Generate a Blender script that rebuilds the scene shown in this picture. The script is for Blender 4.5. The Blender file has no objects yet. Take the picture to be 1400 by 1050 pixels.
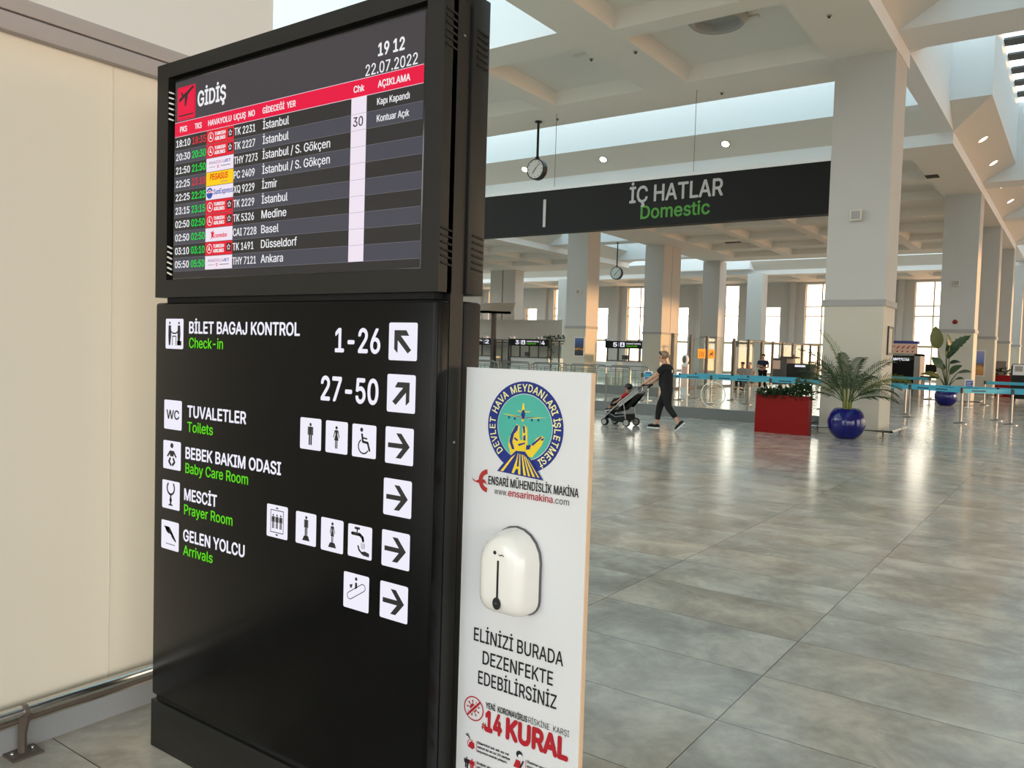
import bpy, bmesh, math, random
from math import sin, cos, pi, radians as R
from mathutils import Vector, Matrix
from mathutils.geometry import delaunay_2d_cdt
random.seed(7)
SC = bpy.context.scene
COL = SC.collection

# ------------------------------------------------------------------ camera, light, exposure
yaw, pitch, roll, FPX = 0.616683, -0.043208, 0.030049, 1100.82
fw = Vector((-sin(yaw)*cos(pitch), cos(yaw)*cos(pitch), sin(pitch)))
rt = Vector((cos(yaw), sin(yaw), 0)); up = rt.cross(fw)
r2 = cos(roll)*rt + sin(roll)*up; u2 = -sin(roll)*rt + cos(roll)*up
cd = bpy.data.cameras.new('camera'); cam = bpy.data.objects.new('camera', cd); COL.objects.link(cam)
M = Matrix((r2, u2, -fw)).transposed().to_4x4(); M.translation = Vector((0, 0, 1.6)); cam.matrix_world = M
cd.sensor_width = 36; cd.lens = FPX/1400*36; cd.clip_start = .05; cd.clip_end = 500
SC.camera = cam
vs = SC.view_settings
vs.view_transform = 'Standard'; vs.look = 'None'; vs.gamma = 1; vs.use_curve_mapping = False; vs.exposure = 0.0
SC.cycles.use_denoising = True
SC.cycles.max_bounces = 10; SC.cycles.diffuse_bounces = 6; SC.cycles.transparent_max_bounces = 24
SC.cycles.sample_clamp_indirect = 8

def build_world():
    w = bpy.data.worlds.new('evening_sky'); SC.world = w; w.use_nodes = True
    nt = w.node_tree; nt.nodes.clear()
    out = nt.nodes.new('ShaderNodeOutputWorld'); bg = nt.nodes.new('ShaderNodeBackground')
    tc = nt.nodes.new('ShaderNodeTexCoord'); sp = nt.nodes.new('ShaderNodeSeparateXYZ')
    mr = nt.nodes.new('ShaderNodeMapRange'); mr.inputs[1].default_value = -1; mr.inputs[2].default_value = 1
    nt.links.new(tc.outputs['Generated'], sp.inputs[0]); nt.links.new(sp.outputs[2], mr.inputs[0])
    def ramp(stops):
        cr = nt.nodes.new('ShaderNodeValToRGB'); e = cr.color_ramp.elements; nt.links.new(mr.outputs[0], cr.inputs[0])
        for i, (p, c) in enumerate(stops):
            k = e[i] if i < 2 else e.new(p); k.position = p; k.color = c + (1,)
        return cr.outputs[0]
    zen = (.22, .385, .47)
    warm = ramp([(0, (.55, .30, .14)), (1, zen), (.44, (1.6, .76, .29)), (.495, (1.6, .86, .40)), (.505, (1.05, .84, .56)), (.60, (1, .90, .74)), (.72, (.36, .50, .56))])
    cool = ramp([(0, (.26, .24, .21)), (1, zen), (.44, (.40, .36, .31)), (.495, (.62, .58, .52)), (.505, (1.35, 1.32, 1.27)), (.60, (1.35, 1.36, 1.36)), (.72, (.36, .50, .56))])
    dt = nt.nodes.new('ShaderNodeVectorMath'); dt.operation = 'DOT_PRODUCT'; dt.inputs[1].default_value = (.5, .866, 0); nt.links.new(tc.outputs['Generated'], dt.inputs[0])
    az = nt.nodes.new('ShaderNodeMapRange'); az.inputs[1].default_value = .35; az.inputs[2].default_value = .95; nt.links.new(dt.outputs['Value'], az.inputs[0])
    mx = nt.nodes.new('ShaderNodeMix'); mx.data_type = 'RGBA'; nt.links.new(az.outputs[0], mx.inputs[0]); nt.links.new(cool, mx.inputs[6]); nt.links.new(warm, mx.inputs[7])
    nt.links.new(mx.outputs[2], bg.inputs[0]); nt.links.new(bg.outputs[0], out.inputs[0])
    bg.inputs[1].default_value = SKY
SKY = 4.2
build_world()
def lamp(name, kind, loc, **kw):
    l = bpy.data.lights.new(name, kind); o = bpy.data.objects.new(name, l); COL.objects.link(o); o.location = loc
    for k, v in kw.items(): setattr(l, k, v)
    return o
sun = lamp('evening_sun', 'SUN', (40, 60, 30), energy=4.0, color=(1, .54, .24), angle=R(1.5))
sun.rotation_euler = Vector((-.97, -.24, -.075)).to_track_quat('-Z', 'Y').to_euler()
def portal(name, c, sx, sy, d):
    o = lamp(name, 'AREA', c); l = o.data; l.shape = 'RECTANGLE'; l.size = sx; l.size_y = sy
    l.cycles.is_portal = True
    o.rotation_euler = Vector(d).to_track_quat('-Z', 'Y').to_euler()

# ------------------------------------------------------------------ materials
def lin(c):
    f = lambda v: v/12.92 if v <= .04045 else ((v+.055)/1.055)**2.4
    return tuple(f(x/255) for x in c) + (1,)
def mat(name, rgb, rough=.5, metal=0, emit=0, noise=None, spec=.5, coat=0, bump=0):
    m = bpy.data.materials.new(name); m.use_nodes = True
    nt = m.node_tree; b = nt.nodes['Principled BSDF']
    b.inputs['Base Color'].default_value = lin(rgb); b.inputs['Roughness'].default_value = rough
    b.inputs['Metallic'].default_value = metal; b.inputs['Specular IOR Level'].default_value = spec
    b.inputs['Coat Weight'].default_value = coat
    if emit:
        b.inputs['Emission Color'].default_value = lin(rgb); b.inputs['Emission Strength'].default_value = emit
        b.inputs['Base Color'].default_value = (.01, .01, .01, 1); b.inputs['Specular IOR Level'].default_value = .12
    if noise:
        sc, amt = noise
        tc = nt.nodes.new('ShaderNodeTexCoord'); n = nt.nodes.new('ShaderNodeTexNoise'); n.inputs['Scale'].default_value = sc; n.inputs['Detail'].default_value = 6
        mx = nt.nodes.new('ShaderNodeMix'); mx.data_type = 'RGBA'
        c = lin(rgb)
        mx.inputs[6].default_value = tuple(x*(1-amt) for x in c[:3]) + (1,); mx.inputs[7].default_value = tuple(min(1, x*(1+amt)) for x in c[:3]) + (1,)
        nt.links.new(tc.outputs['Object'], n.inputs['Vector']); nt.links.new(n.outputs[0], mx.inputs[0]); nt.links.new(mx.outputs[2], b.inputs['Base Color'])
        if bump:
            bp = nt.nodes.new('ShaderNodeBump'); bp.inputs['Strength'].default_value = bump; bp.inputs['Distance'].default_value = .01
            nt.links.new(n.outputs[0], bp.inputs['Height']); nt.links.new(bp.outputs[0], b.inputs['Normal'])
    return m
def glass(name, tint=(.93, .97, .95), refl=.07):
    m = bpy.data.materials.new(name); m.use_nodes = True; nt = m.node_tree; nt.nodes.clear()
    o = nt.nodes.new('ShaderNodeOutputMaterial'); mx = nt.nodes.new('ShaderNodeMixShader')
    t = nt.nodes.new('ShaderNodeBsdfTransparent'); g = nt.nodes.new('ShaderNodeBsdfGlossy'); lw = nt.nodes.new('ShaderNodeLayerWeight')
    mu = nt.nodes.new('ShaderNodeMath'); mu.operation = 'MULTIPLY_ADD'; mu.inputs[1].default_value = .35; mu.inputs[2].default_value = refl
    lw.inputs[0].default_value = .12
    t.inputs[0].default_value = tint + (1,); g.inputs['Roughness'].default_value = .02
    nt.links.new(lw.outputs['Fresnel'], mu.inputs[0]); nt.links.new(mu.outputs[0], mx.inputs[0])
    nt.links.new(t.outputs[0], mx.inputs[1]); nt.links.new(g.outputs[0], mx.inputs[2]); nt.links.new(mx.outputs[0], o.inputs[0])
    return m
def floor_mat():
    m = bpy.data.materials.new('stone_tile_floor'); m.use_nodes = True; nt = m.node_tree; N = nt.nodes; L = nt.links
    b = N['Principled BSDF']; tc = N.new('ShaderNodeTexCoord'); sp = N.new('ShaderNodeSeparateXYZ'); L.new(tc.outputs['Object'], sp.inputs[0])
    def mth(op, a, bv=None, cv=None):
        n = N.new('ShaderNodeMath'); n.operation = op
        for i, v in enumerate((a, bv, cv)):
            if v is None: continue
            if hasattr(v, 'is_output'): L.new(v, n.inputs[i])
            else: n.inputs[i].default_value = v
        return n.outputs[0]
    ux = mth('DIVIDE', mth('ADD', sp.outputs[0], .352+1.2285*40), 1.2285); uy = mth('DIVIDE', mth('ADD', sp.outputs[1], -3.167+.6175*80), .6175)
    ix = mth('FLOOR', ux); iy = mth('FLOOR', uy)
    dx = mth('MULTIPLY', mth('MINIMUM', mth('SUBTRACT', ux, ix), mth('SUBTRACT', 1, mth('SUBTRACT', ux, ix))), 1.2285)
    dy = mth('MULTIPLY', mth('MINIMUM', mth('SUBTRACT', uy, iy), mth('SUBTRACT', 1, mth('SUBTRACT', uy, iy))), .6175)
    joint = mth('LESS_THAN', mth('MINIMUM', dx, dy), .0022)
    xj = mth('LESS_THAN', mth('ABSOLUTE', mth('ADD', sp.outputs[0], 4.03)), .008)
    joint = mth('MAXIMUM', joint, xj)
    cb = N.new('ShaderNodeCombineXYZ'); L.new(ix, cb.inputs[0]); L.new(iy, cb.inputs[1])
    wn = N.new('ShaderNodeTexWhiteNoise'); wn.noise_dimensions = '2D'; L.new(cb.outputs[0], wn.inputs['Vector'])
    off = N.new('ShaderNodeVectorMath'); off.operation = 'MULTIPLY_ADD'; L.new(wn.outputs['Color'], off.inputs[0]); off.inputs[1].default_value = (37, 23, 11); L.new(tc.outputs['Object'], off.inputs[2])
    n1 = N.new('ShaderNodeTexNoise'); n1.inputs['Scale'].default_value = 1.9; n1.inputs['Detail'].default_value = 8; n1.inputs['Roughness'].default_value = .62; n1.inputs['Distortion'].default_value = .6
    n2 = N.new('ShaderNodeTexNoise'); n2.inputs['Scale'].default_value = 14; n2.inputs['Detail'].default_value = 6; n2.inputs['Roughness'].default_value = .7
    n3 = N.new('ShaderNodeTexNoise'); n3.inputs['Scale'].default_value = .9; n3.inputs['Detail'].default_value = 3
    for n in (n1, n2): L.new(off.outputs[0], n.inputs['Vector'])
    L.new(off.outputs[0], n3.inputs['Vector'])
    cr = N.new('ShaderNodeValToRGB'); L.new(mth('ADD', mth('MULTIPLY', n1.outputs[0], .78), mth('MULTIPLY', n2.outputs[0], .22)), cr.inputs[0])
    e = cr.color_ramp.elements; e[0].position = .34; e[0].color = lin((150, 146, 139)); e[1].position = .68; e[1].color = lin((220, 214, 203))
    k = e.new(.5); k.color = lin((182, 177, 168))
    wm = N.new('ShaderNodeMix'); wm.data_type = 'RGBA'; wm.blend_type = 'MULTIPLY'
    c3 = N.new('ShaderNodeValToRGB'); L.new(n3.outputs[0], c3.inputs[0]); c3.color_ramp.elements[0].position = .4; c3.color_ramp.elements[0].color = (.97, .985, .975, 1); c3.color_ramp.elements[1].position = .62; c3.color_ramp.elements[1].color = (1.0, .95, .88, 1)
    wm.inputs[0].default_value = 1; L.new(cr.outputs[0], wm.inputs[6]); L.new(c3.outputs[0], wm.inputs[7])
    jm = N.new('ShaderNodeMix'); jm.data_type = 'RGBA'; L.new(joint, jm.inputs[0]); L.new(wm.outputs[2], jm.inputs[6]); jm.inputs[7].default_value = lin((62, 60, 55))
    L.new(jm.outputs[2], b.inputs['Base Color'])
    L.new(mth('ADD', mth('MULTIPLY', n1.outputs[0], .09), .115), b.inputs['Roughness'])
    b.inputs['Specular IOR Level'].default_value = .7
    bp = N.new('ShaderNodeBump'); bp.inputs['Strength'].default_value = .05; bp.inputs['Distance'].default_value = .01; L.new(n2.outputs[0], bp.inputs['Height']); L.new(bp.outputs[0], b.inputs['Normal'])
    return m

PLASTER = mat('white_plaster', (190, 187, 181), .75, noise=(1.2, .02))
SOFFIT = mat('ceiling_plaster', (224, 218, 208), .8, noise=(.8, .02))
WELLW = mat('lightwell_plaster', (226, 228, 228), .7)
DADO = mat('cream_dado_paint', (194, 187, 170), .5, noise=(2, .02))
MOULD = mat('grey_moulding', (156, 154, 149), .5)
WALLW = mat('bright_white_wall', (228, 227, 223), .7, noise=(.8, .015))
CREAM = mat('cream_wall_laminate', (244, 234, 214), .38, noise=(.6, .03))
CREAMJ = mat('panel_joint', (232, 222, 204), .5)
BAND = mat('grey_aluminium_band', (176, 168, 166), .45, noise=(3, .02))
BANDD = mat('band_shadow_gap', (95, 88, 84), .5)
SKIRT = mat('grey_skirting_metal', (158, 161, 163), .3)
CHROME = mat('brushed_steel', (205, 203, 198), .22, metal=1)
STEELD = mat('satin_steel', (132, 128, 122), .35, metal=1)
BROWNM = mat('bronze_metal', (120, 108, 98), .4, metal=.5)
FLOOR = floor_mat()
BLACKM = mat('black_powder_coat', (30, 30, 28), .42, noise=(180, .1), spec=.28)
BLACKG = mat('black_gloss_panel', (12, 12, 12), .2, spec=.13)
GAP = mat('dark_gap', (6, 6, 6), .8)
SLOT = mat('vent_slot', (10, 9, 8), .7)
SLOTL = mat('slot_light_paint', (235, 232, 222), .5)
GLASS = glass('clear_glass')
GLASSG = glass('greenish_glass', (.965, .985, .975), .012)
GLASSW = glass('window_glass', (.98, .98, .97), .03)
LOUV = mat('skylight_louvre', (62, 70, 72), .6)
FRAME = mat('window_frame_metal', (196, 180, 150), .5)
WHITEP = mat('white_board_laminate', (222, 223, 224), .4)
EDGE = mat('plywood_edge', (226, 194, 160), .6)
WPLAST = mat('white_gloss_plastic', (238, 236, 230), .18, coat=.4)
GREYP = mat('dark_grey_plastic', (86, 86, 88), .4)
DKPL = mat('smoked_plastic', (40, 40, 42), .15)
RED = mat('red_lacquer', (128, 8, 4), .35, spec=.2)
BLUEPOT = mat('cobalt_glaze', (10, 15, 92), .10)
SOIL = mat('potting_soil', (52, 40, 30), .95)
LEAF = mat('palm_leaf_green', (44, 68, 28), .5, noise=(6, .25))
LEAF2 = mat('palm_leaf_olive', (104, 112, 48), .5, noise=(6, .2))
LEAF3 = mat('broad_leaf_green', (62, 82, 52), .42, noise=(4, .2))
LEAF4 = mat('broad_leaf_yellow_green', (104, 106, 52), .42, noise=(4, .2))
LEAFD = mat('dark_shrub_leaf', (36, 62, 34), .5, noise=(9, .3))
STALK = mat('palm_stalk', (120, 124, 52), .55)
BELT = mat('turquoise_belt', (62, 164, 188), .5)
BELTD = mat('belt_print', (22, 62, 84), .6)
SKIN = mat('skin', (196, 148, 120), .55)
SKIN2 = mat('tanned_skin', (160, 112, 86), .55)
HAIR1 = mat('light_brown_hair', (140, 116, 92), .6, noise=(60, .3))
HAIR2 = mat('dark_hair', (24, 20, 18), .55)
BLACKC = mat('black_cloth', (9, 9, 10), .85)
REDC = mat('red_cloth', (176, 20, 26), .8)
NAVYC = mat('navy_cloth', (30, 36, 70), .8)
GREYC = mat('grey_cloth', (150, 146, 138), .8)
WHITEC = mat('white_rubber', (225, 225, 222), .6)
GLIT = mat('lit_green', (96, 220, 20), .5, emit=.85)
WLIT = mat('lit_white', (244, 242, 255), .5, emit=.95)
INK = mat('tile_black_print', (26, 26, 28), .5)
TXTW = mat('screen_white', (245, 245, 248), .4, emit=.92)
SCR_BG = mat('screen_dark', (66, 62, 66), .25, emit=1)
SCR_R1 = mat('screen_row_dark', (48, 46, 45), .25, emit=1)
SCR_R2 = mat('screen_row_slate', (72, 72, 82), .25, emit=1)
SCR_LN = mat('screen_rule', (112, 110, 116), .3, emit=1)
SCR_RED = mat('screen_red', (232, 0, 62), .3, emit=1)
SCR_RED2 = mat('screen_logo_red', (196, 20, 60), .3, emit=1)
SCR_DK = mat('screen_ink', (40, 36, 38), .3, emit=1)
SCR_W = mat('screen_pale', (244, 232, 246), .3, emit=.95)
SCR_GR = mat('screen_green', (20, 205, 70), .3, emit=1)
SCR_TR = mat('screen_time_red', (205, 50, 66), .3, emit=1)
SCR_Y = mat('screen_yellow', (255, 205, 0), .3, emit=1)
SCR_OR = mat('screen_orange_red', (222, 70, 20), .3, emit=1)
SCR_BL = mat('screen_blue', (44, 80, 170), .3, emit=1)
SCR_PU = mat('screen_purple', (140, 40, 120), .3, emit=1)
SCR_TK = mat('screen_airline_red', (226, 16, 44), .3, emit=1)
SIGNBK = mat('sign_black_face', (19, 20, 18), .55, spec=.2)
SIGNW = mat('sign_grey_white_letter', (176, 176, 174), .5)
SIGNG = mat('sign_green_letter', (62, 140, 24), .5)
DOWNL = mat('downlight_lamp', (255, 244, 225), .5, emit=6)
INKP = mat('printed_black', (22, 22, 26), .6)
INKR = mat('printed_red', (178, 14, 34), .6)
INKRD = mat('printed_brick_red', (176, 44, 40), .6)
INKB = mat('printed_navy', (10, 38, 128), .6)
INKT = mat('printed_teal', (72, 178, 160), .6)
INKY = mat('printed_yellow', (238, 208, 40), .6)
INKC = mat('printed_cream', (240, 236, 170), .6)
DECAL = mat('etched_white_decal', (225, 222, 205), .6)
ORANGE = mat('orange_sign', (240, 160, 20), .5)
PEACH = mat('peach_poster', (232, 196, 174), .6)
GREYBOX = mat('grey_machine_paint', (74, 72, 68), .45)
LGREY = mat('light_grey_laminate', (216, 208, 196), .5)
DARKMET = mat('dark_metal', (58, 54, 50), .4, metal=.4)
CLOCKF = mat('clock_face_white', (205, 205, 200), .4)
BLUEP = mat('blue_print', (46, 60, 140), .6)
CONC = mat('balustrade_grey_base', (108, 108, 104), .4)
YEL = mat('yellow_tag', (220, 190, 30), .5)

# ------------------------------------------------------------------ object helpers
ORG = {}
def props(o, label=None, cat=None, group=None, kind=None):
    if label: o['label'] = label
    if cat: o['category'] = cat
    if group: o['group'] = group
    if kind: o['kind'] = kind
    return o
def thing(name, label, cat, loc=(0, 0, 0), group=None, kind=None):
    o = bpy.data.objects.new(name, None); COL.objects.link(o); o.location = loc; o.empty_display_size = .1
    ORG[o.name] = Vector(loc); return props(o, label, cat, group, kind)
def root_of(o):
    while o.parent: o = o.parent
    return o
def dup(root, loc, label, group=None):
    def cp(o, par):
        c = o.copy(); COL.objects.link(c); c.parent = par
        for ch in list(kids.get(o.name, [])): cp(ch, c)
        return c
    kids = {}
    def walk(o):
        for ch in o.children: kids.setdefault(o.name, []).append(ch); walk(ch)
    walk(root)
    c = cp(root, None); c.location = loc; c['label'] = label
    if group: c['group'] = group
    return c
class MB:
    def __init__(s): s.bm = bmesh.new()
    def _new(s, f0, m, vs=None):
        for f in s.bm.faces[:] if f0 is None else f0: f.material_index = m
    def box(s, x0, x1, y0, y1, z0, z1, m=0, bev=0, seg=2):
        v = [s.bm.verts.new(p) for p in ((x0, y0, z0), (x1, y0, z0), (x1, y1, z0), (x0, y1, z0), (x0, y0, z1), (x1, y0, z1), (x1, y1, z1), (x0, y1, z1))]
        fs = [s.bm.faces.new([v[i] for i in q]) for q in ((3, 2, 1, 0), (4, 5, 6, 7), (0, 1, 5, 4), (1, 2, 6, 5), (2, 3, 7, 6), (3, 0, 4, 7))]
        for f in fs: f.material_index = m
        if bev:
            r = bmesh.ops.bevel(s.bm, geom=list({e for f in fs for e in f.edges}), offset=bev, segments=seg, affect='EDGES', profile=.5)
            for f in r['faces']: f.material_index = m
        return s
    def obox(s, a, b, w, h, m=0, upv=(0, 0, 1)):
        a, b = Vector(a), Vector(b); d = (b-a).normalized(); u = Vector(upv); sd = d.cross(u).normalized(); u = sd.cross(d)
        v = [s.bm.verts.new(p + sd*i*w/2 + u*j*h/2) for p in (a, b) for i, j in ((-1, -1), (1, -1), (1, 1), (-1, 1))]
        for q in ((3, 2, 1, 0), (4, 5, 6, 7), (0, 1, 5, 4), (1, 2, 6, 5), (2, 3, 7, 6), (3, 0, 4, 7)):
            s.bm.faces.new([v[i] for i in q]).material_index = m
        return s
    def tube(s, pts, r, n=10, m=0, cap=True):
        pts = [Vector(p) for p in pts]; k = len(pts); rr = r if isinstance(r, (list, tuple)) else [r]*k
        rings = []; t0 = (pts[1]-pts[0]).normalized(); ref = Vector((0, 0, 1)) if abs(t0.z) < .9 else Vector((1, 0, 0))
        u = t0.cross(ref).normalized()
        for i, p in enumerate(pts):
            t = ((pts[min(i+1, k-1)]-p).normalized() + (p-pts[max(i-1, 0)]).normalized())
            t = t.normalized() if t.length > 1e-6 else t0
            u = (u - t*u.dot(t)).normalized(); w = t.cross(u)
            rings.append([s.bm.verts.new(p + (u*cos(2*pi*j/n) + w*sin(2*pi*j/n))*rr[i]) for j in range(n)])
        for a, b in zip(rings, rings[1:]):
            for j in range(n): s.bm.faces.new((a[j], a[(j+1) % n], b[(j+1) % n], b[j])).material_index = m
        if cap:
            s.bm.faces.new(rings[0][::-1]).material_index = m; s.bm.faces.new(rings[-1]).material_index = m
        return s
    def lathe(s, prof, c=(0, 0, 0), n=32, m=0, axis='z'):
        rings = []
        for r, z in prof:
            ring = []
            for j in range(n):
                a = 2*pi*j/n
                p = (r*cos(a), r*sin(a), z) if axis == 'z' else ((r*cos(a), -z, r*sin(a)) if axis == 'y' else (z, r*cos(a), r*sin(a)))
                ring.append(s.bm.verts.new((c[0]+p[0], c[1]+p[1], c[2]+p[2])))
            rings.append(ring)
        for a, b in zip(rings, rings[1:]):
            for j in range(n): s.bm.faces.new((a[j], a[(j+1) % n], b[(j+1) % n], b[j])).material_index = m
        s.bm.faces.new(rings[0][::-1]).material_index = m; s.bm.faces.new(rings[-1]).material_index = m
        return s
    def ell(s, c, rad, m=0, u=16, v=10, rot=None):
        mt = Matrix.Translation(c) @ (rot.to_4x4() if rot else Matrix.Identity(4)) @ Matrix.Diagonal((*rad, 1))
        r = bmesh.ops.create_uvsphere(s.bm, u_segments=u, v_segments=v, radius=1, matrix=mt)
        for f in {f for v_ in r['verts'] for f in v_.link_faces}: f.material_index = m
        return s
    def quad(s, pts, m=0):
        s.bm.faces.new([s.bm.verts.new(p) for p in pts]).material_index = m; return s
    def build(s, name, mats, parent=None, smooth=35, label=None, cat=None, group=None, kind=None, fix=True):
        if fix: bmesh.ops.recalc_face_normals(s.bm, faces=s.bm.faces[:])
        me = bpy.data.meshes.new(name)
        if parent is not None: off = ORG.get(root_of(parent).name, Vector((0, 0, 0)))
        else:
            xs = [v.co for v in s.bm.verts]
            off = Vector(((min(v.x for v in xs)+max(v.x for v in xs))/2, (min(v.y for v in xs)+max(v.y for v in xs))/2, min(v.z for v in xs)))
        for v in s.bm.verts: v.co -= off
        s.bm.to_mesh(me); s.bm.free()
        o = bpy.data.objects.new(name, me); COL.objects.link(o)
        for m in (mats if isinstance(mats, (list, tuple)) else [mats]): me.materials.append(m)
        if parent is not None: o.parent = parent
        else: o.location = off; ORG[o.name] = off
        if smooth:
            me.shade_smooth(); me.set_sharp_from_angle(angle=R(smooth))
        return props(o, label, cat, group, kind)

# flat printed or lit artwork standing on a vertical plane facing -Y (or any given frame)
_tc = {}
import os
FONT = None
try: FONT = bpy.data.fonts.load(os.path.join(bpy.utils.system_resource('DATAFILES'), 'fonts', 'Inter.woff2'))
except Exception: FONT = None
def glyphs(body, bold=0):
    """outline of a line of lettering, filled: (points, faces)"""
    if body not in _tc:
        c = bpy.data.curves.new('lettering', 'FONT'); c.body = body
        if FONT: c.font = FONT
        c.resolution_u = 3; c.fill_mode = 'NONE'
        o = bpy.data.objects.new('lettering', c); COL.objects.link(o)
        dg = bpy.context.evaluated_depsgraph_get(); me = bpy.data.meshes.new_from_object(o.evaluated_get(dg))
        nb = {}
        for e in me.edges:
            i, j = e.vertices; nb.setdefault(i, []).append(j); nb.setdefault(j, []).append(i)
        loops, seen = [], set()
        for i in range(len(me.vertices)):
            if i in seen or i not in nb: continue
            lp, p, q = [i], None, i
            while True:
                seen.add(q); nx = [k for k in nb[q] if k != p and k not in seen]
                if not nx: break
                p, q = q, nx[0]; lp.append(q)
            if len(lp) > 2: loops.append([Vector(me.vertices[k].co[:2]).to_3d() for k in lp])
        bpy.data.objects.remove(o); bpy.data.curves.remove(c); bpy.data.meshes.remove(me)
        # overlapping contours are merged: triangulate all outlines together, keep what has a non-zero winding
        vs = [q.to_2d() for l in loops for q in l]; es, k0 = [], 0
        for l in loops: es += [(k0+k, k0+(k+1) % len(l)) for k in range(len(l))]; k0 += len(l)
        cv, ce, cf = delaunay_2d_cdt(vs, es, [], 0, 1e-6)[:3]
        bbs = [(min(q.x for q in l), max(q.x for q in l), l) for l in loops]
        def wind(p):
            w = 0
            for x0, x1, l in bbs:
                if x1 < p.x: continue
                for k in range(len(l)):
                    a, b = l[k-1], l[k]
                    if (a.y > p.y) != (b.y > p.y) and p.x < (b.x-a.x)*(p.y-a.y)/(b.y-a.y)+a.x: w += 1 if b.y > a.y else -1
            return w
        V = [Vector((q.x, q.y, 0)) for q in cv]
        F = [tuple(f) for f in cf if wind(sum((cv[k] for k in f), Vector((0, 0)))/len(f))]
        _tc[body] = (V, F)
    return _tc[body]
CAPH = max(v.y for v in glyphs('H', 0)[0])
class Art:
    def __init__(s, y, step=.0007, fn=None): s.bm = bmesh.new(); s.y = y; s.step = step; s.mats = []; s.fn = fn
    def mi(s, m):
        if m not in s.mats: s.mats.append(m)
        return s.mats.index(m)
    def V(s, x, z, lay):
        if s.fn: return s.bm.verts.new(s.fn(x, z, lay*s.step))
        return s.bm.verts.new((x, s.y - lay*s.step, z))
    def poly(s, pts, m, lay=1):
        f = s.bm.faces.new([s.V(x, z, lay) for x, z in pts]); f.material_index = s.mi(m); f.normal_update()
        return s
    def rect(s, x0, x1, z0, z1, m, lay=1, rad=0):
        if not rad: return s.poly([(x0, z0), (x1, z0), (x1, z1), (x0, z1)], m, lay)
        pts = []
        for cx, cz, a in ((x1-rad, z0+rad, -90), (x1-rad, z1-rad, 0), (x0+rad, z1-rad, 90), (x0+rad, z0+rad, 180)):
            for k in range(5): t = R(a+k*22.5); pts.append((cx+rad*cos(t), cz+rad*sin(t)))
        return s.poly(pts, m, lay)
    def disc(s, cx, cz, rx, m, lay=1, rz=None, n=32):
        rz = rz or rx
        return s.poly([(cx+rx*cos(2*pi*k/n), cz+rz*sin(2*pi*k/n)) for k in range(n)], m, lay)
    def ring(s, cx, cz, r0, r1, m, lay=1, a0=0, a1=360, n=40, asp=1):
        i = s.mi(m); P = []
        for k in range(n+1):
            t = R(a0+(a1-a0)*k/n); P.append((s.V(cx+r0*cos(t), cz+r0*asp*sin(t), lay), s.V(cx+r1*cos(t), cz+r1*asp*sin(t), lay)))
        for a, b in zip(P, P[1:]): s.bm.faces.new((a[0], a[1], b[1], b[0])).material_index = i
        return s
    def line(s, pts, w, m, lay=1, cap=True):
        for (x0, z0), (x1, z1) in zip(pts, pts[1:]):
            d = math.hypot(x1-x0, z1-z0); nx, nz = -(z1-z0)/d*w/2, (x1-x0)/d*w/2
            s.poly([(x0+nx, z0+nz), (x0-nx, z0-nz), (x1-nx, z1-nz), (x1+nx, z1+nz)], m, lay)
        if cap:
            for q in pts: s.disc(q[0], q[1], w/2, m, lay, n=8)
        return s
    def text(s, body, x0, z0, h, m, x1=None, lay=2, bold=.0, wide=.85, shear=0, rot=None, center=False):
        vs, ps = glyphs(body, 0)
        a, b = min(v.x for v in vs), max(v.x for v in vs); sz = h/CAPH; sx = (x1-x0)/(b-a) if x1 is not None else sz*wide
        i = s.mi(m); ww = (b-a)*sx
        for st_, (ox, oz) in enumerate([(0, 0)] if bold <= .001 else [(bold*1.15*cos(t_*pi/4), bold*1.15*sin(t_*pi/4)) for t_ in range(8)]):
          dz = max(.00015, .0015*sz); dz = dz*st_/s.step
          W = []
          for v in vs:
            px, pz = (v.x-a+ox)*sx + shear*v.y*sz - (ww/2 if center else 0), (v.y+oz)*sz
            if rot is not None: px, pz = px*cos(rot)-pz*sin(rot), px*sin(rot)+pz*cos(rot)
            W.append(s.V(x0+px, z0+pz, lay + dz + v.z*max(.00005, .0005*sz)/s.step))
          for p in ps:
            try: f_ = s.bm.faces.new([W[k] for k in p])
            except ValueError: continue
            f_.material_index = i
        return s
    def build(s, name, parent=None, **kw):
        b = MB(); b.bm.free(); b.bm = s.bm
        return b.build(name, s.mats, parent, smooth=0, fix=False, **kw)

def skin(name, nodes, edges, m, parent, sub=2):
    me = bpy.data.meshes.new(name); off = ORG.get(root_of(parent).name, Vector((0, 0, 0)))
    me.from_pydata([Vector(p)-off for p, r in nodes], edges, []); o = bpy.data.objects.new(name, me); COL.objects.link(o)
    o.modifiers.new('skin', 'SKIN')
    if not me.skin_vertices: me.skin_vertices.new() if hasattr(me.skin_vertices, 'new') else None
    for i, (p, r) in enumerate(nodes):
        sv = me.skin_vertices[0].data[i]; sv.radius = r if isinstance(r, tuple) else (r, r); sv.use_root = (i == 0)
    md = o.modifiers.new('subd', 'SUBSURF'); md.levels = md.render_levels = sub
    dg = bpy.context.evaluated_depsgraph_get(); new = bpy.data.meshes.new_from_object(o.evaluated_get(dg))
    bpy.data.objects.remove(o); bpy.data.meshes.remove(me)
    o = bpy.data.objects.new(name, new); COL.objects.link(o); new.materials.clear(); new.materials.append(m); new.name = name
    new.shade_smooth(); o.parent = parent; return o

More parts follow.
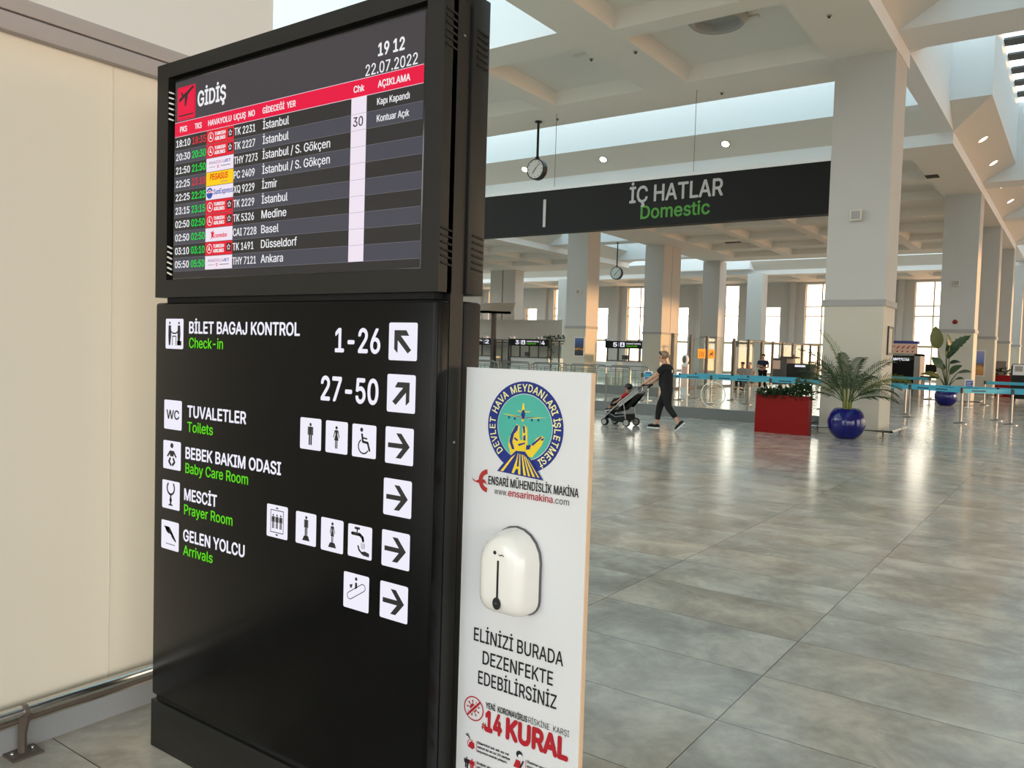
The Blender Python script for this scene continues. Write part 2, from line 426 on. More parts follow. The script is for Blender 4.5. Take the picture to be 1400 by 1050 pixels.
# ------------------------------------------------------------------ setting: floor, walls, ceilings, pillars
ST = 'structure'
MB().box(-70, 24, -16, 72, -.3, 0).build('floor', FLOOR, smooth=0, label='grey stone tiled hall floor with thin dark joints', cat='floor', kind=ST)
ZS, ZR, ZV, ZT, INS = 8.0, 8.35, 8.97, 11.2, 1.03
def soffit(b, x0, x1, y0, y1, cof, z=ZS, zc=8.32, sl=.12):
    """flat soffit with sunk coffers (cof: list of rectangles)"""
    xs = sorted({x0, x1} | {v for c in cof for v in c[:2]}); ys = sorted({y0, y1} | {v for c in cof for v in c[2:]})
    for i in range(len(xs)-1):
        for j in range(len(ys)-1):
            mx, my = (xs[i]+xs[i+1])/2, (ys[j]+ys[j+1])/2
            if not any(c[0] < mx < c[1] and c[2] < my < c[3] for c in cof):
                b.quad([(xs[i], ys[j], z), (xs[i], ys[j+1], z), (xs[i+1], ys[j+1], z), (xs[i+1], ys[j], z)])
    for a0, a1, b0, b1 in cof:
        lo = [(a0, b0), (a1, b0), (a1, b1), (a0, b1)]; hi = [(a0+sl, b0+sl), (a1-sl, b0+sl), (a1-sl, b1-sl), (a0+sl, b1-sl)]
        for k in range(4):
            p, q = lo[k], lo[(k+1) % 4]; r, t = hi[(k+1) % 4], hi[k]
            b.quad([(*p, z), (*q, z), (*r, zc), (*t, zc)])
        b.quad([(*h, zc) for h in hi[::-1]])
def eave(b, path, out, splay=True):
    """rim, outward splay and lightwell wall along a polyline; out: matching outer polyline"""
    for i in range(len(path)-1):
        p, q, s, t = path[i], path[i+1], out[i], out[i+1]
        b.quad([(*p, ZS), (*q, ZS), (*q, ZR), (*p, ZR)], 1)
        if splay:
            b.quad([(*p, ZR), (*q, ZR), (*t, ZV), (*s, ZV)], 0); b.quad([(*s, ZV), (*t, ZV), (*t, ZT), (*s, ZT)], 1)
        else: b.quad([(*p, ZR), (*q, ZR), (*q, ZT), (*p, ZT)], 1)
def cap(b, x0, x1, y0, y1): b.quad([(x0, y0, ZT), (x1, y0, ZT), (x1, y1, ZT), (x0, y1, ZT)], 1)
XC = [(-7.95, -4.78), (-11.6, -8.45), (-15.25, -12.1), (-18.9, -15.75)]
I = INS
# block over the foreground
b = MB()
yc1 = [(14.85, 17.97), (11.2, 14.35), (7.55, 10.7), (3.9, 7.05), (.25, 3.4)]
soffit(b, -9.0, -3.45, -14, 19.6, [(*XC[0], *y) for y in yc1]); soffit(b, -21.5, -9.0, 13.9, 19.6, [(x0, min(x1, -9.05), *yc1[0]) if x0 < -9.05 else None for x0, x1 in XC[1:]])
eave(b, [(-3.45, -14), (-3.45, 19.6), (-21.5, 19.6), (-21.5, 13.9)], [(-3.45+I, -14), (-3.45+I, 19.6+I), (-21.5-I, 19.6+I), (-21.5-I, 13.9)])
eave(b, [(-9, -14), (-9, 13.9), (-21.5, 13.9)], [(-9, -14), (-9, 13.9), (-21.5, 13.9)], False)
cap(b, -9, -3.45+I, -14, 13.9); cap(b, -21.5-I, -3.45+I, 13.9, 19.6+I)
b.build('ceiling', [SOFFIT, WELLW], smooth=0, fix=False, label='coffered plaster ceiling above the black hanging sign', cat='ceiling', kind=ST)
# block behind the sign, block to its left, far block, block to the right
def block(x0, x1, y0, y1, cof, label):
    b = MB(); soffit(b, x0, x1, y0, y1, cof)
    eave(b, [(x0, y0), (x1, y0), (x1, y1), (x0, y1), (x0, y0)], [(x0-I, y0-I), (x1+I, y0-I), (x1+I, y1+I), (x0-I, y1+I), (x0-I, y0-I)])
    cap(b, x0-I, x1+I, y0-I, y1+I)
    b.build('ceiling', [SOFFIT, WELLW], smooth=0, fix=False, label=label, cat='ceiling', kind=ST)
yc2 = [(28.4+3.9*k, 31.7+3.9*k) for k in range(6)]
block(-21.5, -3.45, 26.8, 53.3, [(*x, *y) for x in XC for y in yc2], 'warm lit coffered ceiling beyond the black hanging sign')
block(-46, -28.45, 10, 55, [(-33+.2-3.6*k, -29.8-3.6*k+.1, *y) for k in range(4) for y in [(12.5+3.9*k2, 15.8+3.9*k2) for k2 in range(10)]], 'grey coffered ceiling at far left behind the kiosk')
block(-62, 21, 62.85, 71, [(-60+4.2*k, -57+4.2*k, 64.2, 67.4) for k in range(19)], 'coffered ceiling strip in front of the far windows')
block(3.2, 22, -14, 61, [(4.6+3.6*k, 7.7+3.6*k, -12+3.9*j, -8.7+3.9*j) for k in range(4) for j in range(18)], 'coffered ceiling to the right of the skylight lane')
# cross beams of the skylight lanes and the bridging walls between blocks
b = MB()
for y in (1.4, 18.15, 34.95, 43.75, 52.65, 61.55):
    b.box(-3.45, 3.2, y, y+1.25, ZR, ZT)
b.box(-3.9, -3.45, 19.4, 26.8, ZR, ZT)
b.box(-3.9, -3.45, 53.3, 62.85, ZR, ZT)
b.build('trim_1', WELLW, smooth=0, label='white cross beams spanning the right hand skylight lane', cat='beam', kind=ST)
b = MB()
for y in (26, 34.95, 43.75, 52.65, 61.55):
    b.box(-28.45, -21.5, y, y+1.25, ZR, ZT)
b.build('trim_2', WELLW, smooth=0, label='white cross beams spanning the left hand skylight lane', cat='beam', kind=ST)
# skylight louvres and glazing on top of the lanes
b = MB()
for k in range(54):
    y = -12 + 1.42*k + .35
    b.box(-2.42, 2.17, y, y+.6, ZT, ZT+.06)
b.build('trim_3', LOUV, smooth=0, label='dark louvres across the right hand skylight', cat='skylight louvres', kind=ST)
def pane(name, x0, x1, y0, y1, z, label):
    MB().box(x0, x1, y0, y1, z, z+.02).build(name, GLASSW, smooth=0, label=label, cat='skylight glazing', kind=ST)
pane('window_1', -2.42, 2.17, -14, 71, 11.5, 'clear glazing of the right hand skylight')
pane('window_2', -21.5, -3.45, 20.6, 25.8, 11.5, 'clear glazing of the skylight above the black sign')
pane('window_3', -27.5, -22.5, 10, 62, 11.5, 'clear glazing of the left hand skylight lane')
pane('window_4', -27.5, -9, -14, 13.9, 11.5, 'clear glazing of the skylight above the kiosk')
# enclosing walls
b = MB()
b.box(-70, 24, -16, -15.4, 7.9, 11.2); b.box(-70, -12, -16, -15.4, 0, 7.9)
for k in range(6): b.box(-12+7.2*k, -10+7.2*k, -16, -15.4, 0, 7.9)  # unseen piers; openings between them added to light faces turned this way
b.build('wall_back', PLASTER, smooth=0, label='unseen end wall behind the viewpoint, openings added to light the front faces', cat='wall', kind=ST)
b = MB()
b.box(22, 22.5, -15.4, 71, 7.9, 11.2)
b.box(22, 22.5, 2.5, 12, 0, 7.9); b.box(22, 22.5, 22.5, 27, 0, 7.9)  # unseen solid stretches, placed to keep sun off the near wall and pillar
for y in (-15.4, -9, -3, 17, 31, 36, 43, 50, 57, 64, 70): b.box(22, 22.5, y, y+.8, 0, 7.9)
b.build('wall_right', PLASTER, smooth=0, label='unseen long white right wall, openings and solid stretches shaped for the light', cat='wall', kind=ST)
b = MB(); b.box(-62.5, -62, -14, 71, 0, 11.2)
b.build('wall_left', PLASTER, smooth=0, label='long plain wall closing the hall on the left', cat='wall', kind=ST)
# far wall with its windows
b = MB(); TW = [-36.3+8.4*k for k in range(-3, 7)]; TWW = 2.65
cuts = []
for t in TW: cuts += [(t, t+TWW, .15, 7.85), (t+4.95, t+6.35, .15, 5.95)]
cuts.sort(); x = -62
for c in cuts:
    if c[0] > 21.5: break
    b.box(x, c[0], 70, 70.6, 0, 8.3); b.box(c[0], c[1], 70, 70.6, c[3], 8.3); b.box(c[0], c[1], 70, 70.6, 0, c[2]); x = c[1]
b.box(x, 24, 70, 70.6, 0, 8.3)
for t in TW:
    b.box(t-1.15, t-.75, 69.6, 70.1, 0, 8.0)
b.build('wall_far', PLASTER, smooth=0, label='far white wall pierced by tall bright windows', cat='wall', kind=ST)
wn = 5
for c in cuts:
    if c[0] > 21 or c[0] < -56: continue
    b = MB(); x0, x1, z0, z1 = c; mx = (x0+x1)/2; tall = z1 > 6.5
    for xx in ((x0, x1) if not tall else (x0, mx, x1)): b.box(xx-.05, xx+.05, 70.25, 70.35, z0, z1)
    for zz in (z0, z1, 5.15, 2.75) + ((5.95,) if tall else ()): b.box(x0, x1, 70.26, 70.34, zz-.045, zz+.045)
    for zz in (2.75,): b.box(x0, x1, 70.2, 70.38, zz-.09, zz+.09)
    f = b.build('window_%d' % wn, FRAME, smooth=0, cat='window', kind=ST, label=('tall bright window with thin cream mullions, far wall bay %d from the left' if tall else 'lower narrow bright window, far wall bay %d from the left') % (wn-4))
    MB().box(x0, x1, 70.29, 70.31, z0, z1).build('pane', GLASSW, f, smooth=0)
    wn += 1
# pillars
def pillar(x, y, label, w=1.2, d=1.2, rot=False):
    b = MB()
    b.box(x, x+w, y, y+d, 2.87, ZS, 0); b.box(x, x+w, y, y+d, 0, 2.74, 1)
    b.box(x-.035, x+w+.035, y-.035, y+d+.035, 2.74, 2.87, 2)
    return b.build('pillar', [PLASTER, DADO, MOULD], smooth=0, label=label, cat='pillar', kind=ST)
for x, y, l in [(-4.66, 18.2, 'big square white pillar beside the potted palm'), (-4.66, 35, 'white pillar behind the potted broad leaved plant'),
                (-4.66, 43.8, 'second white pillar behind the broad leaved plant'), (-4.66, 52.7, 'third white pillar behind the broad leaved plant'), (-4.66, 61.6, 'farthest white pillar of the right row'),
                (-21.6, 35, 'pillar carrying the night view poster'), (-21.6, 43.8, 'pillar with a warm lit side right of the hanging far clock'), (-21.6, 45.05, 'twin pillar close behind the one right of the far clock'),
                (-21.6, 52.7, 'pillar between two bright windows behind the walking woman'), (-21.6, 61.6, 'blue grey far pillar right of the woman'),
                (-38.9, 53.2, 'far left pillar above the cream booth wall'), (-40.2, 53.2, 'dark twin pillar at far left above the booth wall'), (-38.9, 61.6, 'pale blue far left pillar beside a narrow window'),
                (-21.6, 18.2, 'pillar hidden at the left end of the black sign')]:
    pillar(x, y, l)
# near left partition wall
b = MB()
b.box(-3.6, -3.29, -1.5, 2.55, .12, 2.705, 0)
b.box(-3.29, -3.288, 1.757, 1.763, .14, 2.70, 1)
b.build('wall_partition', [CREAM, CREAMJ], smooth=0, label='cream laminate wall left of the black kiosk', cat='wall', kind=ST)
b = MB(); b.box(-3.62, -3.25, -1.5, 2.56, 2.705, 2.772, 0, .004); b.box(-3.62, -3.262, -1.5, 2.56, 2.772, 2.779, 1); b.box(-3.62, -3.252, -1.5, 2.56, 2.779, 2.838, 0, .004)
b.build('trim_4', [BAND, BANDD], label='grey metal band along the top of the cream wall', cat='trim', kind=ST)
MB().box(-3.95, -3.31, -1.5, 2.56, 2.838, 8.0).build('wall_upper', WALLW, smooth=0, label='white wall rising above the grey metal band', cat='wall', kind=ST)
MB().box(-3.3, -3.27, -1.5, 2.56, 0, .124).build('baseboard_left', SKIRT, smooth=0, label='grey metal skirting under the cream wall', cat='baseboard', kind=ST)
def floor_rail(name, label, pts, z, legs, r=.024, group=None):
    t = thing(name, label, 'bumper rail', (pts[0][0], pts[0][1], 0), group)
    b = MB(); b.tube([(x, y, z) for x, y in pts], r, 12)
    b.build('rail', CHROME, t)
    for i, (x, y, dx, dy) in enumerate(legs):
        # curved bracket from floor plate up to the rail, (dx,dy) points from rail towards the wall
        b = MB(); px, py = -dy, dx
        b.box(x-.055 + dx*.02, x+.055 + dx*.02, y-.055+dy*.02, y+.055+dy*.02, 0, .008)
        path = [(x+dx*.02, y+dy*.02, .006), (x+dx*.02, y+dy*.02, z*.45), (x+dx*.012, y+dy*.012, z*.7), (x, y, z-.008)]
        b.tube(path, [.017, .016, .02, .026], 8)
        b.lathe([(r+.003, -.008), (r+.003, .008)], (x, y, z), 14, axis='x' if abs(py) < .5 else 'y')
        br = b.build('bracket', BROWNM, t)
        for s in (-1, 1): b = MB(); b.ell((x+px*s*.036+dx*.02, y+py*s*.036+dy*.02, .011), (.008, .008, .007), u=8, v=6); b.build('bolt', CHROME, br)
    return t
rl = floor_rail('bumper_rail', 'steel bumper rail along the foot of the cream wall', [(-3.222, -1.4), (-3.222, 2.5)], .170, [(-3.215, .2, -1, 0), (-3.215, 1.40, -1, 0), (-3.215, 2.4, -1, 0)])
b = MB(); b.box(-3.265, -3.224, -1.4, 2.5, .128, .152); b.build('backing_strip', BROWNM, rl)
b = MB(); b.box(-3.268, -3.222, -1.4, 2.5, .119, .127); b.build('lip', CHROME, rl)  # strip added to show the highlight along the skirting's top edge
floor_rail('bumper_rail', 'steel bumper rail around the foot of the pillar by the palm', [(-4.98, 19.5), (-4.98, 17.88), (-3.14, 17.88), (-3.14, 19.5)], .14, [(-4.6, 17.88, 0, 1), (-3.9, 17.88, 0, 1), (-3.3, 17.88, 0, 1), (-3.14, 18.9, -1, 0)], .035)
floor_rail('bumper_rail', 'steel bumper rail around the foot of the pillar behind the second blue pot', [(-4.98, 36.3), (-4.98, 34.68), (-3.14, 34.68), (-3.14, 36.3)], .14, [(-4.6, 34.68, 0, 1), (-3.6, 34.68, 0, 1), (-3.14, 35.6, -1, 0)], .035)
floor_rail('bumper_rail', 'steel bumper rail around the next pillar past the broad leaved plant', [(-4.98, 45), (-4.98, 43.48), (-3.14, 43.48), (-3.14, 45)], .14, [(-4.6, 43.48, 0, 1), (-3.6, 43.48, 0, 1)], .035)

# portals so that daylight is sampled through the openings
portal('skylight_right', (-.12, 28.5, 11.55), 4.6, 85, (0, 0, -1))
portal('skylight_cross', (-12.5, 23.2, 11.55), 18.1, 5.2, (0, 0, -1))
portal('skylight_left', (-25, 36, 11.55), 5, 52, (0, 0, -1))
portal('skylight_kiosk', (-18.2, 0, 11.55), 18.5, 28, (0, 0, -1))
portal('skylight_far', (-20, 58, 11.55), 80, 8, (0, 0, -1))
portal('far_windows', (-19, 70.8, 4), 82, 8, (0, -1, 0))
portal('right_openings', (22.7, 27.8, 4), 87, 8, (-1, 0, 0))
portal('back_openings', (5, -16.2, 4), 36, 8, (0, 1, 0))
# ------------------------------------------------------------------ the black information kiosk
KX0, KX1, KF, KB = -2.925, -1.50, 1.736, 1.945
kiosk = thing('information_kiosk', 'tall black metal information kiosk with departures screen and lit direction signs', 'kiosk', (-2.21, 1.84, 0))
# plinth
b = MB(); b.box(KX0, KX1-.005, KF, KB, 0, .186, 0, .003); b.box(KX0+.015, KX1-.02, KF+.015, KB-.015, .186, .206, 1)
b.build('plinth', [BLACKM, GAP], kiosk)
# lower cabinet: front door with rounded right edge, spine and rear door
b = MB(); b.box(KX0+.002, KX1, KF, 1.80, .206, 1.737, 0, .012, 3); b.build('sign_door', BLACKG, kiosk)
b = MB(); b.box(KX0+.02, KX1-.006, 1.803, 1.862, .206, 2.60, 0); b.build('spine', BLACKM, kiosk)
b = MB(); b.box(KX0+.002, KX1, 1.866, KB, .206, 1.737, 0, .01); b.build('rear_door', BLACKM, kiosk)
b = MB(); b.box(KX0+.05, KX1-.03, KF+.02, 1.80, 1.737, 1.757); b.build('neck', GAP, kiosk)
# display housing: a frame round the screen recess
def frame(b, x0, x1, z0, z1, ix0, ix1, iz0, iz1, ya, yb, m=0):
    b.box(x0, ix0, ya, yb, z0, z1, m); b.box(ix1, x1, ya, yb, z0, z1, m); b.box(ix0, ix1, ya, yb, z0, iz0, m); b.box(ix0, ix1, ya, yb, iz1, z1, m)
HX1 = -1.497
IX0, IX1, IZ0, IZ1 = -2.852, -1.562, 1.822, 2.578
b = MB(); frame(b, KX0, HX1, 1.757, 2.632, IX0, IX1, IZ0, IZ1, KF, 1.795); b.box(KX0, HX1, 1.775, 1.797, 1.757, 2.632)
hs = b.build('display_housing', BLACKM, kiosk)
b = MB(); b.box(KX0, HX1, 1.866, KB, 1.757, 2.632, 0, .003); hr = b.build('rear_housing', BLACKM, kiosk)
def slot_row(name, par, x, y0, y1, zs, m):
    b = MB()
    for z in zs: b.obox((x, y0, z+.003), (x, y1, z-.003), .006, .006, 0)
    return b.build(name, m, par, smooth=0)
slot_row('vent_slots', hs, HX1, 1.743, 1.79, [2.545-.0195*k for k in range(6)], SLOT)
slot_row('vent_slots', hs, HX1, 1.743, 1.79, [1.935-.0195*k for k in range(6)], SLOT)
slot_row('vent_slots', hr, HX1, 1.885, 1.935, [2.53-.0195*k for k in range(6)], SLOT)
slot_row('vent_slots', hr, HX1, 1.885, 1.935, [1.93-.0195*k for k in range(6)], SLOT)
# pale bars painted as light through slots on the far side return
def light_painted_slots(z0):
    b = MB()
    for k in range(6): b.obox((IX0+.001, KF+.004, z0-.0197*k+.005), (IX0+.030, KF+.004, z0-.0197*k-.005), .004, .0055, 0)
    s = b.build('vent_slots', SLOTL, hs, smooth=0); s['label'] = 'vent slots painted pale like daylight showing through'
light_painted_slots(2.52); light_painted_slots(1.945)
b = MB(); b.box(IX0, IX1, KF+.028, KF+.036, IZ0, IZ1); b.build('recess_back', GAP, hs)
# the screen itself
SX0, SX1, SZ0, SZ1 = -2.812, -1.574, 1.828, 2.553
b = MB(); b.box(SX0-.006, SX1+.006, KF+.006, KF+.03, SZ0-.006, SZ1+.006, 0, .002); scr = b.build('display_screen', DKPL, kiosk)
SY = KF+.0055
a = Art(SY, .0004); a.rect(SX0, SX1, 1.852, SZ1, SCR_BG, 0); a.rect(SX0, SX1, SZ0, 1.852, SCR_R1, 0)
RT = 2.3505; RH = .0497
for k in range(10):
    a.rect(SX0, SX1, RT-RH*(k+1), RT-RH*k, SCR_R1 if k % 2 == 0 else SCR_R2, 1); a.rect(SX0, SX1, RT-RH*(k+1)-.0006, RT-RH*(k+1)+.0006, SCR_LN, 2)
a.rect(-1.868, -1.802, RT-10*RH, RT, SCR_W, 3)
for k in range(1, 10): a.rect(-1.868, -1.802, RT-RH*k-.0004, RT-RH*k+.0004, SCR_LN, 4)
a.build('table_background', scr)
a = Art(SY, .0004)
a.rect(-2.798, -2.684, 2.409, 2.531, SCR_RED, 2, .008); a.rect(-2.795, -2.687, 2.412, 2.528, SCR_RED2, 3, .007); a.rect(-2.792, -2.690, 2.415, 2.525, SCR_RED, 4, .006)
# departing aircraft
def P(u, v): return (-2.798+.114*u, 2.409+.122*v)
a.poly([P(*q) for q in ((.10, .58), (.16, .56), (.30, .62), (.42, .68), (.42, .40), (.50, .42), (.60, .74), (.78, .84), (.92, .90), (.88, .96), (.74, .92), (.52, .82), (.34, .76), (.24, .86), (.20, .84), (.26, .72), (.18, .68), (.12, .66))], SCR_DK, 5)
a.rect(P(.1, 0)[0], P(.9, 0)[0], P(0, .12)[1], P(0, .16)[1], SCR_DK, 5)
a.text('GİDİŞ', -2.668, 2.4455, .052, TXTW, -2.503, 3, .018); a.build('heading', scr)
a = Art(SY, .0004); a.text('19 12', -1.757, 2.4595, .036, TXTW, -1.652, 3, .02); a.text('22.07.2022', -1.809, 2.4085, .033, TXTW, -1.599, 3, .004); a.build('clock_text', scr)
a = Art(SY, .0004)
a.rect(SX0, SX1, 2.3505, 2.4045, SCR_RED, 2)
for z in (2.351, 2.404): a.rect(SX0, SX1, z-.0007, z+.0007, SCR_W, 3)
for t, x0, x1 in (('PKS', -2.777, -2.734), ('TKS', -2.684, -2.643), ('HAVAYOLU', -2.602, -2.468), ('UÇUŞ  NO', -2.453, -2.338), ('GİDECEĞİ  YER', -2.295, -2.128), ('Chk', -1.858, -1.813), ('AÇIKLAMA', -1.755, -1.626)):
    a.text(t, x0, 2.3665, .0195, TXTW, x1, 4, .014)
a.build('column_header', scr)
rows = [('18:10', '18:35', 0, 'TK 2231', 'İstanbul', 't', '', 'Kapı Kapandı'), ('20:30', '20:30', 1, 'TK 2227', 'İstanbul', 't', '30', 'Kontuar Açık'), ('21:50', '21:50', 1, 'THY 7273', 'İstanbul / S. Gökçen', 'a', '', ''),
        ('22:25', '23:10', 0, 'PC 2409', 'İstanbul / S. Gökçen', 'p', '', ''), ('22:25', '22:25', 1, 'XQ 9229', 'İzmir', 's', '', ''), ('23:15', '23:15', 1, 'TK 2229', 'İstanbul', 't', '', ''),
        ('02:50', '02:50', 1, 'TK 5326', 'Medine', 't', '', ''), ('02:50', '02:50', 1, 'CAI 7228', 'Basel', 'c', '', ''), ('03:10', '03:10', 1, 'TK 1491', 'Düsseldorf', 't', '', ''), ('05:50', '05:50', 1, 'THY 7121', 'Ankara', 'a', '', '')]
wid = {'İstanbul': .133, 'İstanbul / S. Gökçen': .333, 'İzmir': .078, 'Medine': .128, 'Basel': .09, 'Düsseldorf': .183, 'Ankara': .115}
for k, (p, t, g, fl, de, lg, ck, ds) in enumerate(rows):
    a = Art(SY, .0004); z0 = RT-RH*(k+1); zb = z0+.0125
    a.text(p, -2.801, zb, .025, TXTW, -2.713, 3, .008); a.text(t, -2.699, zb, .025, SCR_GR if g else SCR_TR, -2.616, 3, .014)
    a.text(fl, -2.449, zb, .0255, TXTW, -2.449+.0148*len(fl)+.011, 3, .004); a.text(de, -2.293, zb+.001, .027, TXTW, -2.293+wid[de], 3, .004)
    if ck: a.text(ck, -1.857, zb, .028, SCR_DK, -1.815, 5, .006)
    if ds: a.text(ds, -1.757, zb+.002, .020, TXTW, -1.627, 3, .004)
    x0, x1, c0, c1 = -2.612, -2.453, z0+.001, z0+RH-.001; h = c1-c0; w = x1-x0
    if lg == 't':
        a.rect(x0, x1, c0, c1, SCR_TK, 2); cx, cz = x0+w*.16, c0+h*.5
        a.ring(cx, cz, .0145, .017, TXTW, 3, n=20); a.poly([(cx-.008, cz-.006), (cx+.001, cz-.003), (cx+.001, cz+.013), (cx-.004, cz+.006)], TXTW, 3); a.poly([(cx-.003, cz-.005), (cx+.009, cz-.008), (cx+.003, cz-.001)], TXTW, 3)
        a.text('TURKISH', x0+w*.31, c0+h*.55, .0115, TXTW, x0+w*.70, 3, .02); a.text('AIRLINES', x0+w*.31, c0+h*.20, .0115, TXTW, x0+w*.70, 3, .02)
        a.rect(x0+w*.79, x1-.005, c0+h*.22, c0+h*.84, SCR_DK, 3); sx, sz = x0+w*.875, c0+h*.53
        st = [(sx+(.0095 if i % 2 == 0 else .0048)*cos(pi/2+i*pi/5), sz+(.011 if i % 2 == 0 else .0055)*sin(pi/2+i*pi/5)) for i in range(10)]
        a.line(st+[st[0]], .0022, TXTW, 4, False)
    elif lg == 'a':
        a.rect(x0, x1, c0, c1, SCR_W, 2); a.text('ANADOLU', x0+w*.10, c0+h*.55, .010, SCR_PU, x0+w*.67, 3, .0); a.text('JET', x0+w*.68, c0+h*.55, .010, SCR_BL, x0+w*.9, 3, .01)
        a.line([(x0+w*.12, c0+h*.33), (x0+w*.34, c0+h*.33)], .0016, SCR_LN, 3); a.line([(x0+w*.55, c0+h*.33), (x0+w*.88, c0+h*.33)], .0025, SCR_LN, 3); a.ring(x0+w*.44, c0+h*.33, .003, .0055, SCR_TK, 3, n=14)
    elif lg == 'p':
        a.rect(x0, x1, c0, c1, SCR_Y, 2); a.text('PEGASUS', x0+w*.15, c0+h*.42, .021, SCR_OR, x0+w*.80, 3, .02, shear=.12); a.text('airlines', x0+w*.55, c0+h*.13, .008, SCR_LN, x0+w*.8, 3)
    elif lg == 's':
        a.rect(x0, x1, c0, c1, SCR_W, 2); cx, cz = x0+w*.14, c0+h*.5
        a.poly([(cx+.019*cos(R(t)), cz+.02*sin(R(t))) for t in range(180, 361, 15)], SCR_BL, 3); a.ring(cx, cz, .012, .019, SCR_BL, 3, 20, 160, 14); a.ring(cx, cz, .005, .009, SCR_OR, 3, 0, 180, 12)
        a.text('SunExpress', x0+w*.29, c0+h*.36, .018, SCR_BL, x1-.002, 3, .006)
    else:
        a.rect(x0, x1, c0, c1, SCR_W, 2); cx, cz = x0+w*.27, c0+h*.5
        a.poly([(cx-.012, cz+.013), (cx-.003, cz+.008), (cx+.004, cz+.018), (cx+.005, cz+.007), (cx+.013, cz+.008), (cx+.006, cz-.001), (cx+.010, cz-.016), (cx, cz-.008), (cx-.010, cz-.018), (cx-.006, cz-.002)], SCR_TK, 3)
        a.text('corendon', x0+w*.35, c0+h*.26, .015, SCR_TK, x0+w*.80, 3, .004)
    a.build('flight_row', scr, label='row for flight %s to %s' % (fl, de))
# ---- lit direction signs on the lower door
PY = KF-.0005; signs = bpy.data.objects['sign_door']
def man(a, cx, z0, h, m, lay, skirt=False, wide=1.0):
    w = h*.115*wide
    a.disc(cx, z0+h*.925, h*.075, m, lay, n=16)
    if skirt:
        a.poly([(cx-w*.8, z0+h*.82), (cx+w*.8, z0+h*.82), (cx+w*.55, z0+h*.62), (cx+w*1.25, z0+h*.36), (cx-w*1.25, z0+h*.36), (cx-w*.55, z0+h*.62)], m, lay)
        for s in (-1, 1): a.line([(cx+s*w*.9, z0+h*.78), (cx+s*w*1.5, z0+h*.5)], h*.05, m, lay); a.rect(cx+s*w*.4-w*.28, cx+s*w*.4+w*.28, z0, z0+h*.38, m, lay)
    else:
        a.rect(cx-w, cx+w, z0+h*.46, z0+h*.83, m, lay)
        for s in (-1, 1): a.rect(cx+s*w*1.32-w*.27, cx+s*w*1.32+w*.27, z0+h*.45, z0+h*.82, m, lay); a.rect(cx+s*w*.53-w*.42, cx+s*w*.53+w*.42, z0, z0+h*.48, m, lay)
def tile(x0, x1, z0, z1, nm, draw=None, label=None):
    a = Art(PY); a.rect(x0, x1, z0, z1, WLIT, 0, .006)
    if draw: draw(a, lambda u, v: (x0+(x1-x0)*u, z0+(z1-z0)*v), x1-x0, z1-z0)
    return a.build(nm, signs, label=label)
def arrow(ang):
    def d(a, Pt, w, h):
        c, s = cos(ang), sin(ang)
        def T(x, y): return Pt(.5+(x*c-y*s)*.94, .5+(x*s+y*c)*.94)
        a.poly([T(*q) for q in ((-.42, -.07), (.13, -.07), (-.12, -.36), (.08, -.36), (.40, 0), (.08, .36), (-.12, .36), (.13, .07), (-.42, .07))], INK, 1)
    def dd(a, Pt, w, h):
        s = 1 if ang < 2 else -1
        def T(x, y): return Pt(.5+s*x, .5+y)
        a.poly([T(*q) for q in ((-.30, -.22), (.06, .14), (.06, .155), (-.22, .155), (-.12, .30), (.30, .30), (.30, -.20), (.19, -.30), (.175, -.29), (.175, .03), (-.18, -.31))], INK, 1)
    return d if ang == 0 else dd
AX0, AX1 = -1.682, -1.569
AZ = [(1.668, 1.557), (1.516, 1.404), (1.360, 1.251), (1.206, 1.096), (1.050, .941), (.894, .783)]
for i, (zt, zb) in enumerate(AZ):
    dx = -.0024*i
    tile(AX0+dx, AX1+dx, zb, zt, 'arrow_tile', arrow((R(135), R(45), 0, 0, 0, 0)[i]), ('white tile with arrow up left', 'white tile with arrow up right', None, None, None, None)[i])
LX0, LX1 = -2.850, -2.734
def checkin(a, Pt, w, h):
    for s in (.24, .76):
        a.disc(*Pt(s, .86), w*.045, INK, 1, h*.045, 12); a.poly([Pt(s-.07, .78), Pt(s+.07, .78), Pt(s+.09, .45), Pt(s+.04, .12), Pt(s-.05, .12), Pt(s-.08, .45)], INK, 1)
    a.line([Pt(.27, .6), Pt(.42, .52), Pt(.6, .52), Pt(.73, .6)], w*.045, INK, 1); a.line([Pt(.4, .12), Pt(.4, .42), Pt(.6, .42), Pt(.6, .12)], w*.035, INK, 1, False); a.rect(*[Pt(.66, 0)[0], Pt(.9, 0)[0], Pt(0, .12)[1], Pt(0, .27)[1]], INK, 1)
def wc(a, Pt, w, h): a.text('WC', Pt(.16, 0)[0], Pt(0, .36)[1], h*.30, INK, Pt(.86, 0)[0], 1, .012)
def baby(a, Pt, w, h):
    a.disc(*Pt(.5, .84), w*.09, INK, 1, h*.09, 16); a.poly([Pt(.38, .66), Pt(.62, .66), Pt(.78, .46), Pt(.72, .42), Pt(.61, .55), Pt(.60, .46), Pt(.40, .46), Pt(.39, .55), Pt(.28, .42), Pt(.22, .46)], INK, 1)
    for s in (-1, 1): a.line([Pt(.5+s*.09, .38), Pt(.5+s*.16, .27), Pt(.5+s*.05, .16)], w*.085, INK, 1)
def mosque(a, Pt, w, h):
    a.ring(*Pt(.5, .74), w*.17, w*.24, INK, 1, 130, 410, 24); a.rect(Pt(.46, 0)[0], Pt(.54, 0)[0], Pt(0, .18)[1], Pt(0, .53)[1], INK, 1)
    a.disc(*Pt(.5, .32), w*.07, INK, 1, h*.09, 12); a.poly([Pt(.36, .12), Pt(.64, .12), Pt(.58, .18), Pt(.42, .18)], INK, 1)
